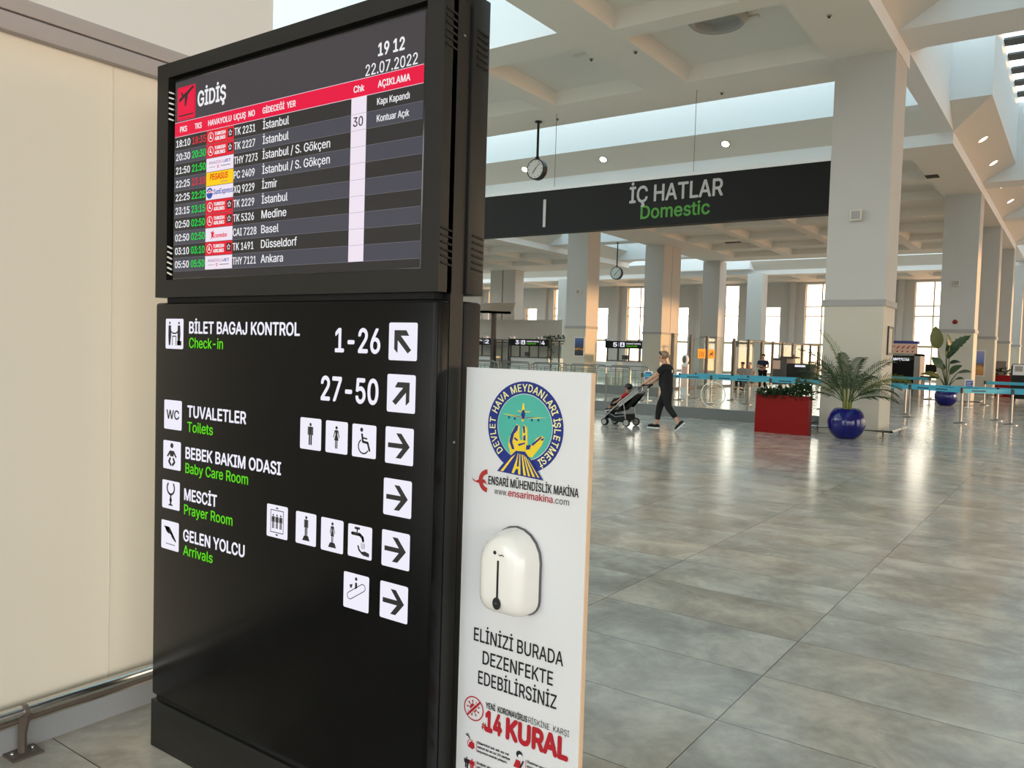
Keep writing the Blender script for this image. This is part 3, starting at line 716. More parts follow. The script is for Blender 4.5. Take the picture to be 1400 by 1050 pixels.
def landing(a, Pt, w, h):
    a.poly([Pt(.16, .80), Pt(.22, .76), Pt(.30, .62), Pt(.46, .54), Pt(.44, .80), Pt(.50, .78), Pt(.60, .46), Pt(.84, .30), (Pt(.86, .36)), Pt(.62, .56), Pt(.34, .68), Pt(.24, .72)], INK, 1); a.line([Pt(.28, .2), Pt(.8, .2)], h*.025, INK, 1, False)
for dr, (zt, zb), dx, lb in ((checkin, (1.676, 1.563), 0, 'check-in counter pictogram'), (wc, (1.369, 1.258), -.004, 'WC tile'), (baby, (1.214, 1.106), -.007, 'baby pictogram'), (mosque, (1.062, .954), -.011, 'crescent pictogram'), (landing, (.907, .797), -.014, 'landing aircraft pictogram')):
    tile(LX0+dx, LX1+dx, zb, zt, 'pictogram', dr, lb)
def tman(sk): return lambda a, Pt, w, h: man(a, Pt(.5, 0)[0], Pt(0, .15)[1], h*.70, INK, 1, sk)
def wheel(a, Pt, w, h):
    a.disc(*Pt(.40, .84), w*.065, INK, 1, h*.065, 14); a.line([Pt(.42, .70), Pt(.46, .48), Pt(.66, .46), Pt(.74, .24)], w*.075, INK, 1); a.line([Pt(.45, .60), Pt(.62, .58)], w*.05, INK, 1)
    a.ring(*Pt(.49, .34), w*.19, w*.235, INK, 1, 120, 330, 22)
tile(-2.070, -1.969, 1.257, 1.359, 'pictogram', tman(False), 'man pictogram'); tile(-1.948, -1.848, 1.257, 1.358, 'pictogram', tman(True), 'woman pictogram'); tile(-1.828, -1.725, 1.256, 1.357, 'pictogram', wheel, 'wheelchair pictogram')
def lift(a, Pt, w, h):
    x0, z0 = Pt(.2, .16); x1, z1 = Pt(.8, .84); a.line([(x0, z0), (x1, z0), (x1, z1), (x0, z1), (x0, z0)], w*.025, INK, 1)
    for u in (.32, .5, .68): man(a, Pt(u, 0)[0], Pt(0, .28)[1], h*.44, INK, 1, False, .95)
    a.poly([Pt(.42, .89), Pt(.58, .89), Pt(.5, .95)], INK, 1); a.poly([Pt(.42, .11), Pt(.5, .05), Pt(.58, .11)], INK, 1)
def onbase(sk):
    def d(a, Pt, w, h): man(a, Pt(.52, 0)[0], Pt(0, .24)[1], h*.66, INK, 1, sk, .8); a.poly([Pt(.34, .13), Pt(.70, .13), Pt(.63, .28), Pt(.42, .28)], INK, 1)
    return d
def tap(a, Pt, w, h):
    a.line([Pt(.28, .90), Pt(.50, .90)], w*.07, INK, 1, False); a.line([Pt(.39, .90), Pt(.39, .78)], w*.05, INK, 1, False); a.line([Pt(.18, .72), Pt(.50, .72), Pt(.62, .64), Pt(.64, .55)], w*.10, INK, 1)
    for k in range(5): a.line([Pt(.56+.04*k, .48), Pt(.58+.03*k, .30)], w*.012, INK, 1, False)
    a.line([Pt(.44, .36), Pt(.48, .25), Pt(.62, .15)], w*.06, INK, 1); a.poly([Pt(.58, .20), Pt(.72, .24), Pt(.90, .20), Pt(.90, .09), Pt(.66, .10)], INK, 1)
tile(-2.232, -2.124, .944, 1.054, 'pictogram', lift, 'lift pictogram'); tile(-2.083, -1.984, .945, 1.050, 'pictogram', onbase(False), 'man on plinth pictogram'); tile(-1.961, -1.858, .943, 1.048, 'pictogram', onbase(True), 'woman on plinth pictogram'); tile(-1.837, -1.733, .945, 1.046, 'pictogram', tap, 'tap and hand pictogram')
def esc(a, Pt, w, h):
    pts = [];
    for c, s0 in ((Pt(.76, .66), -60), (Pt(.26, .36), 120)):
        for k in range(9): t = R(s0+k*22.5); pts.append((c[0]+w*.10*cos(t), c[1]+w*.10*sin(t)))
    a.line(pts+[pts[0]], w*.022, INK, 1)
    a.disc(*Pt(.50, .86), w*.05, INK, 1, n=12); a.poly([Pt(.46, .76), Pt(.54, .76), Pt(.55, .62), Pt(.46, .57)], INK, 1); a.poly([Pt(.24, .66), Pt(.36, .70), Pt(.34, .60), Pt(.28, .57)], INK, 1)
tile(-1.852, -1.741, .781, .893, 'pictogram', esc, 'escalator pictogram')
for t1, t2, z1, z2, x0, w1, w2 in (('BİLET BAGAJ KONTROL', 'Check-in', 1.6235, 1.5695, -2.696, .614, .205), ('TUVALETLER', 'Toilets', 1.3135, 1.2585, -2.700, .346, .157), ('BEBEK BAKIM ODASI', 'Baby Care Room', 1.158, 1.104, -2.709, .545, .372), ('MESCİT', 'Prayer Room', 1.002, .948, -2.714, .20, .293), ('GELEN YOLCU', 'Arrivals', .848, .794, -2.717, .366, .183)):
    a = Art(PY); a.text(t1, x0, z1, .0415, WLIT, x0+w1, 0, .016); a.text(t2, x0, z2, .0365, GLIT, x0+w2, 0, .008)
    a.build('direction_lettering', signs, label='lit lettering %s' % t1)
a = Art(PY); a.text('1-26', -1.911, 1.5765, .071, WLIT, -1.719, 0, .016); a.build('counter_number', signs, label='lit lettering 1-26')
a = Art(PY); a.text('27-50', -1.972, 1.4225, .073, WLIT, -1.722, 0, .016); a.build('counter_number', signs, label='lit lettering 27-50')
b = MB()
b.ell((KX1-.004, 1.835, 2.50), (.003, .005, .005), u=10, v=6); b.build('screw', STEELD, kiosk)
b = MB(); b.ell((KX1-.004, 1.835, 1.32), (.003, .005, .005), u=10, v=6); b.build('screw', STEELD, kiosk)

# ------------------------------------------------------------------ white sanitiser board
BY, BX0, BX1 = 1.86, -1.484, -1.0625
board = thing('sanitiser_board', 'tall white printed board with round airport emblem beside the black kiosk', 'notice board', (-1.27, 1.87, 0))
b = MB(); b.box(BX0, BX1, BY+.001, BY+.02, 0, 1.543); pn = b.build('panel', WHITEP, board, smooth=0)
b = MB(); b.box(BX1, BX1+.0025, BY+.001, BY+.02, 0, 1.543); b.build('edge_strip', EDGE, board, smooth=0, label='bare plywood edge')
a = Art(BY, .0005); EC, EZ, ER = -1.2705, 1.3825, .1285
a.disc(EC, EZ, ER+.003, WHITEP, 0, n=48); a.disc(EC, EZ, ER, INKB, 1, n=56); a.disc(EC, EZ, .094, WHITEP, 2, n=48); a.disc(EC, EZ, .0925, INKT, 3, n=48)
msg = 'DEVLET HAVA MEYDANLARI İŞLETMESİ'
adv = {'I': .45, 'İ': .45, ' ': .6, 'M': 1.25, 'H': 1.08, 'D': 1.05, 'N': 1.08}; tot = sum(adv.get(c, .92) for c in msg); th = 226.0
for ch in msg:
    w = adv.get(ch, .92)/tot*287; t = R(th-w/2); th -= w
    if ch != ' ':
        cx, cz = EC+.1005*cos(t), EZ+.1005*sin(t); a.text(ch, cx, cz, .0205, INKC, None, 4, .012, .9, rot=t-pi/2, center=True)
def E_(px, py): return (EC+(px-515)*.000343, EZ-(py-472)*.000286+(px-515)*.1*.000286)
def ep(pts, m, lay): a.poly([E_(*p) for p in pts], m, lay)
ep([(255, 912), (300, 850), (440, 705), (530, 712), (590, 790), (720, 990)], INKB, 7); 
ep([(505, 235), (518, 330), (505, 415), (488, 415), (480, 330), (495, 235)], INKY, 4); ep([(290, 335), (340, 340), (485, 366), (485, 382), (400, 362)], INKY, 4); ep([(740, 378), (690, 380), (520, 372), (520, 384), (640, 388)], INKY, 4); ep([(445, 305), (490, 312), (515, 315), (570, 318), (560, 326), (500, 322), (448, 316)], INKY, 4)
ep([(480, 345), (490, 305), (510, 300), (520, 340), (515, 390), (490, 392)], INKB, 5); ep([(360, 350), (480, 368), (480, 378)], INKB, 5); ep([(525, 374), (660, 376), (525, 384)], INKB, 5)
for q in ((360, 372), (418, 386), (588, 404), (652, 404)): a.disc(*E_(*q), .0035, INKB, 5, n=10)
# open hand
ep([(360, 650), (365, 590), (400, 500), (440, 440), (468, 460), (470, 560), (478, 600), (500, 600), (498, 470), (515, 445), (545, 480), (552, 640), (560, 650), (600, 640), (640, 580), (690, 555), (715, 580), (690, 650), (600, 770), (560, 760), (530, 712), (440, 705), (390, 750)], INKY, 4)
ep([(385, 540), (430, 455), (455, 450), (450, 500), (415, 540), (400, 620), (425, 690), (400, 690), (370, 610)], INKB, 5); ep([(500, 460), (520, 460), (525, 530), (510, 530)], INKB, 5); ep([(510, 560), (530, 545), (532, 605), (508, 600)], INKB, 5)
ep([(455, 640), (530, 620), (528, 635), (470, 658)], INKB, 5); ep([(540, 650), (590, 645), (575, 690), (540, 695)], INKB, 5); ep([(590, 640), (685, 560), (690, 575), (605, 655)], INKB, 5); ep([(425, 570), (460, 600), (450, 610), (415, 585)], INKB, 5); ep([(680, 590), (712, 575), (705, 600), (686, 605)], INKB, 5)
for q in ([(290, 910), (400, 770), (440, 740), (320, 912)], [(405, 925), (450, 790), (462, 730), (468, 730), (455, 860), (475, 862), (480, 735), (488, 736), (495, 940), (472, 938), (470, 885), (450, 884), (428, 930)],
          [(500, 740), (510, 742), (550, 950), (525, 945)], [(518, 745), (526, 748), (592, 955), (570, 952)], [(534, 760), (545, 765), (640, 960), (615, 957)], [(556, 775), (566, 785), (682, 965), (664, 962)]): ep(q, INKY, 8)
a.build('emblem', pn)
a = Art(BY, .0005)
a.text('ENSARİ MÜHENDİSLİK MAKİNA', -1.3915, 1.2075, .0235, INKP, -1.0885, 1, .012); a.text('www.', -1.369, 1.1815, .018, INKP, -1.323, 1, .0); a.text('ensarimakina', -1.320, 1.1815, .0195, INKR, -1.170, 1, .006); a.text('.com', -1.167, 1.1815, .018, INKP, -1.117, 1, .0)
LX, LZ = -1.4235, 1.2155
a.ring(LX+.030, LZ, .020, .034, INKRD, 1, 95, 265, 24, 1.0); a.poly([(LX-.030, LZ+.004), (LX-.015, LZ-.004), (LX+.004, LZ+.004), (LX+.018, LZ+.003), (LX+.029, LZ-.012), (LX+.020, LZ-.007), (LX+.004, LZ-.009), (LX-.008, LZ-.009), (LX-.022, LZ-.005)], INKRD, 2)
a.build('sponsor_lettering', pn)
a = Art(BY, .0005)
a.text('ELİNİZİ BURADA', -1.428, .739, .0385, INKP, -1.1195, 1, .006); a.text('DEZENFEKTE', -1.3935, .6765, .0385, INKP, -1.1505, 1, .006); a.text('EDEBİLİRSİNİZ', -1.408, .6145, .0385, INKP, -1.1365, 1, .006); a.build('instruction_lettering', pn)
a = Art(BY, .0005)
a.text('YENİ  KORONAVİRUS', -1.377, .5495, .017, INKP, -1.231, 1, .012); a.text('RİSKİNE  KARŞI', -1.227, .5495, .017, INKP, -1.0925, 1, -.004)
a.text('#', -1.391, .483, .02, INKR, -1.374, 1, .01); a.text('14', -1.3755, .484, .056, INKR, -1.320, 1, .035); a.text('KURAL', -1.300, .484, .056, INKR, -1.097, 1, .035)
cx, cz = -1.4215, .5345
a.ring(cx, cz, .033, .0365, INKR, 2, n=36); a.line([(cx-.023, cz-.024), (cx+.023, cz+.024)], .006, INKR, 3, False); a.line([(cx-.0265, cz-.0205), (cx+.0195, cz+.0275)], .0018, WHITEP, 3, False); a.line([(cx-.0195, cz-.0275), (cx+.0265, cz+.0205)], .0018, WHITEP, 3, False)
a.disc(cx-.002, cz+.001, .0125, INKR, 1, n=18)
for k in range(9):
    t = k*2*pi/9+.3; a.line([(cx-.002+.012*cos(t), cz+.001+.012*sin(t)), (cx-.002+.0215*cos(t), cz+.001+.0215*sin(t))], .0022, INKR, 1); a.disc(cx-.002+.0215*cos(t), cz+.001+.0215*sin(t), .0028, INKR, 1, n=8)
a.build('rules_heading', pn)
def rule(x, z, ls, dr):
    a = Art(BY, .0005); dr(a, x, z)
    a.rect(x+.026, x+.0275, z-.036, z-.004, INKR, 1)
    for i, t in enumerate(ls): a.text(t, x+.031, z-.0105-.0125*i, .0068, INKP, x+.031+.0047*len(t), 1, .012)
    a.build('rule_text', pn)
def wash(a, x, z):
    a.line([(x-.012, z+.004), (x-.003, z+.002), (x, z-.004)], .004, INKP, 1); a.line([(x-.01, z+.008), (x-.002, z+.008)], .002, INKP, 1)
    a.poly([(x-.004, z-.03), (x+.012, z-.034), (x+.02, z-.028), (x+.018, z-.014), (x+.008, z-.010), (x, z-.016)], INKR, 1); a.ring(x+.006, z-.02, .012, .014, INKR, 1, 60, 240, 12)
def two(a, x, z): man(a, x-.008, z-.036, .034, INKP, 1, False, 1.6); man(a, x+.012, z-.036, .034, INKR, 1, False, 1.6); [a.line([(x-.002, z-.012-.006*k), (x+.006, z-.012-.006*k)], .001, INKP, 1) for k in range(3)]
def cough(a, x, z): a.disc(x+.004, z+.004, .011, INKP, 1, n=16); a.disc(x+.008, z-.002, .008, WHITEP, 2, n=14); a.poly([(x-.016, z-.036), (x+.012, z-.036), (x+.008, z-.014), (x-.006, z-.012)], INKR, 1); a.line([(x+.01, z-.03), (x+.018, z-.012)], .005, INKP, 2)
rule(-1.4345, .445, ('Ellerinizi sık sık su ve', 'sabun ile en az 20 saniye', 'boyunca ovarak yıkayın.'), wash)
rule(-1.4345, .384, ('Soğuk algınlığı belirtileri', 'gösteren kişilerle aranıza', 'mesafe koyun.'), two)
rule(-1.258, .445, ('Öksürme veya hapşırma', 'sırasında ağız ve', 'burnunuzu kapatın.'), cough)
# dispenser mounted on the board
dp = thing('soap_dispenser', 'glossy white hand sanitiser dispenser mounted on the white board', 'dispenser', (-1.288, 1.86, .96))
def dshape(w, zt, zb, n=10):
    pts = []
    for k in range(n+1): t = pi*k/n; pts.append((w*cos(t)*(.97+.03*(1-sin(t))), zt-w*1.05+w*1.05*sin(t)))
    r = w*.55
    for k in range(6): t = pi+ (pi/2)*k/5; pts.append((-w+r+r*cos(t), zb+r+r*sin(t)))
    for k in range(6): t = 1.5*pi+(pi/2)*k/5; pts.append((w-r+r*cos(t), zb+r+r*sin(t)))
    return pts
def loft(b, secs, m=0):
    rings = [[b.bm.verts.new((x, y, z)) for x, z in s] for s, y in secs]; n = len(rings[0])
    for p, q in zip(rings, rings[1:]):
        for j in range(n): b.bm.faces.new((p[j], p[(j+1) % n], q[(j+1) % n], q[j])).material_index = m
    b.bm.faces.new(rings[0]); b.bm.faces.new(rings[-1][::-1])
DX = -1.283; CZ = .975
def sec(s, sh=0, zk=0):
    return [(DX+x*s+sh, CZ+(z-CZ)*s+zk) for x, z in dshape(.083, 1.098, .858)]
b = MB(); loft(b, [(sec(1.02), BY), (sec(1.03), BY-.006), (sec(1.0), BY-.010)]); b.build('back_plate', GREYP, dp, 40)
b = MB(); loft(b, [(sec(k), BY-d) for k, d in ((1.0, .010), (.995, .03), (.98, .046), (.95, .060), (.90, .072), (.82, .081), (.70, .087), (.52, .0905))]); b.build('cover', WPLAST, dp, 60)
a = Art(BY-.0912, .0005); wz = DX-.0
a.rect(wz-.0035, wz+.0035, .915, 1.02, DKPL, 0, .003); a.disc(wz-.001, .900, .014, DKPL, 1, .0175, 22); a.disc(wz-.003, .900, .004, GREYP, 2, .002, 10)
a.build('level_window', dp)
a = Art(BY-.0912, .0005); a.disc(wz-.012, 1.040, .0055, INKP, 0, n=14); a.line([(wz+.002, 1.036), (wz+.008, 1.034), (wz+.012, 1.038), (wz+.018, 1.034)], .0028, INKP, 0); a.build('maker_mark', dp)

# ------------------------------------------------------------------ hanging sign, clocks, fixtures
sg = thing('hanging_sign', 'long black overhead sign reading İÇ HATLAR Domestic', 'sign', (-12.5, 18.3, 4.73))
b = MB(); b.box(-20.4, -4.66, 18.2, 18.5, 4.73, 5.86); sf = b.build('sign_body', SIGNBK, sg, smooth=0)
b = MB(); b.box(-20.4, -4.66, 18.18, 18.52, 5.86, 5.94); b.build('top_trim', WELLW, sg, smooth=0, label='pale trim along the top')
a = Art(18.2, .004); a.text('İÇ HATLAR', -9.46, 5.335, .385, SIGNW, -7.055, 1, .014); a.text('Domestic', -9.14, 4.925, .31, SIGNG, -7.36, 1, .014); a.build('lettering', sf)
b = MB(); b.box(-12.03, -11.95, 18.17, 18.2, 4.90, 5.63); b.build('light_strip', SIGNW, sg, smooth=0, label='short white vertical strip')
for x in (-7.97, -11.97):
    b = MB(); b.tube([(x, 18.6, 5.94), (x, 18.6, 8.0)], .007, 6); b.build('suspension_wire', STEELD, sg)
def clock(loc, rad, zr, label):
    x, y, z = loc; t = thing('hanging_clock', label, 'clock', (x, y, z))
    b = MB(); b.lathe([(rad, -.09), (rad, .09)], (x, y, z), 36, axis='y'); b.build('case', BLACKM, t)
    b = MB(); b.lathe([(rad*.88, .091), (rad*.88, .095)], (x, y, z), 36, axis='y'); f = b.build('face', CLOCKF, t)
    a = Art(y-.096, .002)
    for k in range(12): t_ = k*pi/6; a.line([(x+rad*.70*sin(t_), z+rad*.70*cos(t_)), (x+rad*.82*sin(t_), z+rad*.82*cos(t_))], rad*.06, INKP, 0, False)
    a.build('hour_marks', f)
    for nm, ln, ang, w in (('hour_hand', .5, R(7.2*30), .09), ('minute_hand', .76, R(12*6-28), .06)):
        a = Art(y-.1, .002); a.line([(x-rad*.15*sin(ang), z-rad*.15*cos(ang)), (x+rad*ln*sin(ang), z+rad*ln*cos(ang))], rad*w, INKP, 0); a.build(nm, f)
    b = MB(); b.tube([(x, y, z+rad), (x, y, zr)], .035, 8); b.build('stem', BLACKM, t)
    b = MB(); b.lathe([(.10, zr-.03), (.10, zr)], (x, y, 0), 16); b.lathe([(.07, z+rad), (.06, z+rad+.06)], (x, y, 0), 12); b.build('mount', BLACKM, t)
clock((-12.8, 18.96, 6.66), .29, 8.0, 'round clock hanging on a black stem in front of the blue lightwell')
clock((-23.8, 44.4, 6.48), .40, 8.36, 'smaller far clock hanging between two warm lit pillars')
def mark(name, label, cat, group=None): return dict(label=label, cat=cat, group=group)
b = MB(); b.lathe([(.56, 8.32), (.58, 8.16), (.50, 8.08), (.44, 8.12), (.40, 8.24), (.1, 8.24)], (-6.2, 15.35, 0), 40); b.build('ceiling_diffuser', MOULD, label='round ring diffuser in a ceiling coffer above the sign', cat='air diffuser')
def down(p, n, label):
    p = Vector(p); n = Vector(n).normalized(); q = n.to_track_quat('Z', 'Y').to_matrix()
    t = thing('downlight', label, 'downlight', p, 'lit downlights in the sloping ceiling edge')
    for nm, m, r0, z in (('trim_ring', CHROME, .17, .01), ('lamp', DOWNL, .13, .016)):
        b = MB(); b.lathe([(r0, 0), (r0, z)], n=20)
        for v in b.bm.verts: v.co = p + q @ v.co
        b.build(nm, m, t)
sl = (ZV-ZR)/INS
for i, x in enumerate((-18.3, -14.8, -10.15)): down((x, 26.8-.55, ZR+.55*sl-.003), (0, -(ZV-ZR), -INS), ('leftmost of three lit downlights above the black sign', 'middle lit downlight above the black sign, right of the clock', 'rightmost lit downlight above the black sign, nearest the pillar')[i])
for i, y in enumerate((29.4, 33.0, 37.4, 41.0)): down((-3.45+.5, y, ZR+.5*sl-.003), (ZV-ZR, 0, -INS), ('nearest lit downlight under the sloping edge right of the big pillar', 'second lit downlight under the sloping edge right of the big pillar', 'third lit downlight along the sloping edge beyond the second beam', 'farthest lit downlight along the sloping edge')[i])
for (x, y, z, sx, sy, m, l) in ((-5.75, 15.85, 8.30, .4, .12, LGREY, 'small pale ceiling speaker behind the ring diffuser'), (-9.55, 15.9, 8.30, .5, .14, LGREY, 'small pale ceiling plate in the coffer left of centre'), (-17.4, 40.4, 8.30, .95, .3, SLOT, 'dark slot vent in the warm coffered ceiling under the sign'), (-17.3, 46.6, 8.30, .9, .3, DARKMET, 'dark vent farther back in the warm coffered ceiling'), (-4.6, 31.2, 8.0, .4, .5, SLOT, 'dark vent in the ceiling right of the big pillar')):
    MB().box(x-sx/2, x+sx/2, y-sy/2, y+sy/2, z-.02, z+.02).build('ceiling_vent', m, label=l, cat='vent')
def wall_speaker(x, y, z, label):
    t = thing('wall_speaker', label, 'speaker', (x, y-.06, z))
    b = MB(); b.box(x-.115, x+.115, y-.12, y, z-.115, z+.115, 0, .012); b.build('case', LGREY, t)
    b = MB(); b.box(x-.09, x+.09, y-.124, y-.12, z-.09, z+.09); b.build('grille', GREYP if y > 40 else MOULD, t)
wall_speaker(-4.08, 18.2, 4.64, 'small grey speaker on the big pillar by the palm'); wall_speaker(-4.125, 35, 4.62, 'small grey speaker on the pillar behind the broad leaved plant'); wall_speaker(-20.85, 35, 4.58, 'small grey speaker on the pillar with the night view poster')
t = thing('fire_bell', 'round red alarm bell on the pillar behind the broad leaved plant', 'alarm bell', (-4.105, 34.95, 3.155))
b = MB(); b.lathe([(.085, 0), (.085, .05), (.05, .085), (.02, .09)], (-4.105, 35, 3.155), 20, axis='y'); b.build('gong', RED, t)
b = MB(); b.lathe([(.018, .09), (.018, .105)], (-4.105, 35, 3.155), 12, axis='y'); b.build('hub', DARKMET, t)
t = thing('hose_cabinet', 'narrow upright dark framed cabinet on the right side of the big pillar', 'cabinet', (-3.45, 18.95, 1.72))
b = MB()
for y in (18.72, 19.18): b.box(-3.461, -3.43, y-.03, y+.03, 1.72, 2.33)
for z in (1.74, 2.31): b.box(-3.461, -3.43, 18.72, 19.18, z-.025, z+.025)
b.build('frame', DARKMET, t, smooth=0); MB().box(-3.46, -3.44, 18.75, 19.15, 1.76, 2.29).build('door', DADO, t, smooth=0)
def poster(x0, x1, y, z0, z1, cols, label):
    t = thing('poster', label, 'poster', ((x0+x1)/2, y-.015, z0))
    MB().box(x0, x1, y-.03, y, z0, z1).build('frame', LGREY, t, smooth=0)
    m = bpy.data.materials.new('poster_print'); m.use_nodes = True; nt = m.node_tree; bs = nt.nodes['Principled BSDF']
    tc = nt.nodes.new('ShaderNodeTexCoord'); sp = nt.nodes.new('ShaderNodeSeparateXYZ'); ad = nt.nodes.new('ShaderNodeMath'); ad.operation = 'MULTIPLY_ADD'; nz = nt.nodes.new('ShaderNodeTexNoise'); nz.inputs['Scale'].default_value = 4
    cr = nt.nodes.new('ShaderNodeValToRGB'); nt.links.new(tc.outputs['Generated'], sp.inputs[0]); nt.links.new(tc.outputs['Generated'], nz.inputs['Vector'])
    nt.links.new(nz.outputs[0], ad.inputs[0]); ad.inputs[1].default_value = .22; sb = nt.nodes.new('ShaderNodeMath'); sb.operation = 'SUBTRACT'; nt.links.new(sp.outputs[2], sb.inputs[0]); sb.inputs[1].default_value = .11; nt.links.new(sb.outputs[0], ad.inputs[2]); nt.links.new(ad.outputs[0], cr.inputs[0])
    e = cr.color_ramp.elements
    for i, (p, c) in enumerate(cols):
        k = e[i] if i < 2 else e.new(p); k.position = p; k.color = lin(c)
    nt.links.new(cr.outputs[0], bs.inputs['Base Color']); bs.inputs['Roughness'].default_value = .3
    MB().box(x0+.05, x1-.05, y-.034, y-.03, z0+.05, z1-.05).build('print', m, t, smooth=0)
poster(-21.03, -20.43, 35, 1.33, 2.31, [(0, (20, 28, 48)), (1, (60, 100, 150)), (.3, (50, 40, 44)), (.36, (210, 140, 60)), (.44, (60, 48, 56)), (.6, (30, 54, 100))], 'framed poster of a city skyline at night on the warm lit pillar')
poster(-4.22, -3.80, 43.8, .98, 2.22, [(0, (180, 120, 60)), (1, (150, 150, 190)), (.3, (200, 150, 70)), (.45, (110, 84, 60)), (.55, (90, 120, 180))], 'tall colour poster on the second pillar behind the broad leaved plant')
for (x, y), l in (((-9.12, 15.5), 'small sprinkler head on the ceiling left of the ring diffuser'), ((-8.1, 15.6), 'small sprinkler head on the ceiling rib beside the ring diffuser'), ((-7.53, 19.1), 'small sprinkler head near the ceiling edge above the sign'), ((-4.2, 15.8), 'small sprinkler head on the ceiling left of the big pillar top'), ((-12.2, 19.0), 'small sprinkler head on the ceiling edge right of the clock')):
    t = thing('sprinkler_head', l, 'sprinkler', (x, y, 7.96))
    b = MB(); b.lathe([(.05, 7.985), (.05, 8.0)], (x, y, 0), 14); b.build('collar', MOULD, t); b = MB(); b.lathe([(.018, 7.95), (.03, 7.955), (.012, 7.985)], (x, y, 0), 10); b.build('nozzle', DARKMET, t)
# ------------------------------------------------------------------ plants and planters
def frond(b, base, az, lift, ln, droop, lw, nl, tw=0, m=0):
    base = Vector(base); d = Vector((cos(az), sin(az), 0)); pts = []; p = base.copy(); a = lift; n = 14
    for k in range(n+1):
        pts.append(p.copy()); p = p + (d*cos(a) + Vector((0, 0, 1))*sin(a))*ln/n; a -= droop/n*(.35+1.3*k/n)
    b.tube(pts, [.009*(1-.75*k/n) for k in range(n+1)], 5, m)
    side0 = d.cross(Vector((0, 0, 1)))
    for i in range(nl):
        t = .20+.80*i/(nl-1); f = t*n; k = min(int(f), n-1); q = pts[k].lerp(pts[k+1], f-k); tan = (pts[k+1]-pts[k]).normalized()
        side = Matrix.Rotation(tw, 3, tan) @ side0; upv = side.cross(tan)
        L = lw*(sin(pi*min(1, .20+.78*t))**.6)*random.uniform(.85, 1.1)
        for s in (-1, 1):
            dr = (side*s*.72 + tan*.66 + upv*.30).normalized(); e = q + dr*L + Vector((0, 0, -L*random.uniform(.10, .35))); mid = q + dr*L*.5 + Vector((0, 0, L*.02))
            w = tan*.0115 + upv*.003
            b.bm.faces.new([b.bm.verts.new(c) for c in (q-w*.6, mid-w, e, mid+w, q+w*.6)]).material_index = m
def pot(t, c, rmax, h, rim):
    x, y, z = c; b = MB()
    prof = []
    a0 = -1.05; a1 = math.acos(min(1, rim/rmax))
    for k in range(17):
        a = a0+(a1-a0)*k/16; prof.append((rmax*cos(a), z+ (sin(a)-sin(a0))/(sin(a1)-sin(a0))*h))
    prof += [(rim-.012, z+h+.006), (rim-.035, z+h-.006), (rim-.05, z+h-.10)]
    b.lathe(prof, (x, y, 0), 48); b.build('pot', BLUEPOT, t, 50)
    b = MB(); b.lathe([(rim-.04, z+h-.13), (rim-.04, z+h-.07)], (x, y, 0), 24); b.build('soil', SOIL, t)
palm = thing('potted_palm', 'feathery palm in a round cobalt blue pot beside the big pillar', 'potted plant', (-3.86, 17.0, 0))
pot(palm, (-3.86, 17.17, 0), .362, .60, .24)
rnd = random.Random(3)
b = MB()
for k in range(9):
    a = k*2*pi/9; b.tube([(-3.86+.06*cos(a), 17.17+.06*sin(a), .5), (-3.86+.09*cos(a), 17.17+.09*sin(a), .8), (-3.86+.12*cos(a), 17.17+.12*sin(a), 1.08)], [.017, .014, .010], 6)
b.build('stems', STALK, palm)
FR = [(172, 86, 1.62, .95, .9), (200, 74, 1.45, 1.3, .5), (15, 66, 1.50, 1.35, -.6), (-25, 70, 1.35, 1.5, .4), (165, 64, 1.35, 1.5, -.5), (235, 68, 1.3, 1.5, .2), (300, 74, 1.3, 1.4, 0), (2, 52, 1.25, 1.5, -.8), (182, 44, 1.15, 1.6, .7), (340, 40, 1.1, 1.6, -.5),
      (270, 80, 1.25, 1.3, .3), (120, 74, 1.25, 1.4, .5), (215, 54, 1.2, 1.7, .4), (35, 46, 1.15, 1.6, -.5), (310, 58, 1.2, 1.7, -.3), (170, 56, 1.25, 1.4, .8), (195, 30, .95, 1.3, .6), (350, 26, .95, 1.2, -.6)]
for i, (az, lf, ln, dr, tw) in enumerate(FR):
    b = MB(); frond(b, (-3.86+.07*cos(R(az)), 17.17+.07*sin(R(az)), .74), R(az), R(lf), ln, dr, .27, 28, tw); b.build('frond', LEAF2 if i in (0, 7, 8) else LEAF, palm, 0, fix=False)
box = thing('red_planter', 'tall glossy red planter box of dark green shrubs left of the palm', 'planter', (-5.115, 17.13, 0))
b = MB()
bt = [(-5.675, 17.0), (-4.563, 17.0), (-4.563, 17.26), (-5.675, 17.26)]; tp = [(-5.665, 16.99), (-4.57, 16.99), (-4.57, 17.27), (-5.665, 17.27)]; ti = [(x+.03*(1 if x < -5 else -1), y+.03*(1 if y < 17.1 else -1)) for x, y in tp]
for k in range(4):
    j = (k+1) % 4
    b.quad([(*bt[k], 0), (*bt[j], 0), (*tp[j], .80), (*tp[k], .80)]); b.quad([(*tp[k], .80), (*tp[j], .80), (*ti[j], .80), (*ti[k], .80)]); b.quad([(*ti[k], .80), (*ti[j], .80), (*ti[j], .70), (*ti[k], .70)])
b.quad([(*p, 0) for p in bt[::-1]]); b.build('box', RED, box, 0)
b = MB(); b.box(-5.63, -4.6, 17.03, 17.23, .66, .72); b.build('soil', SOIL, box, 0)
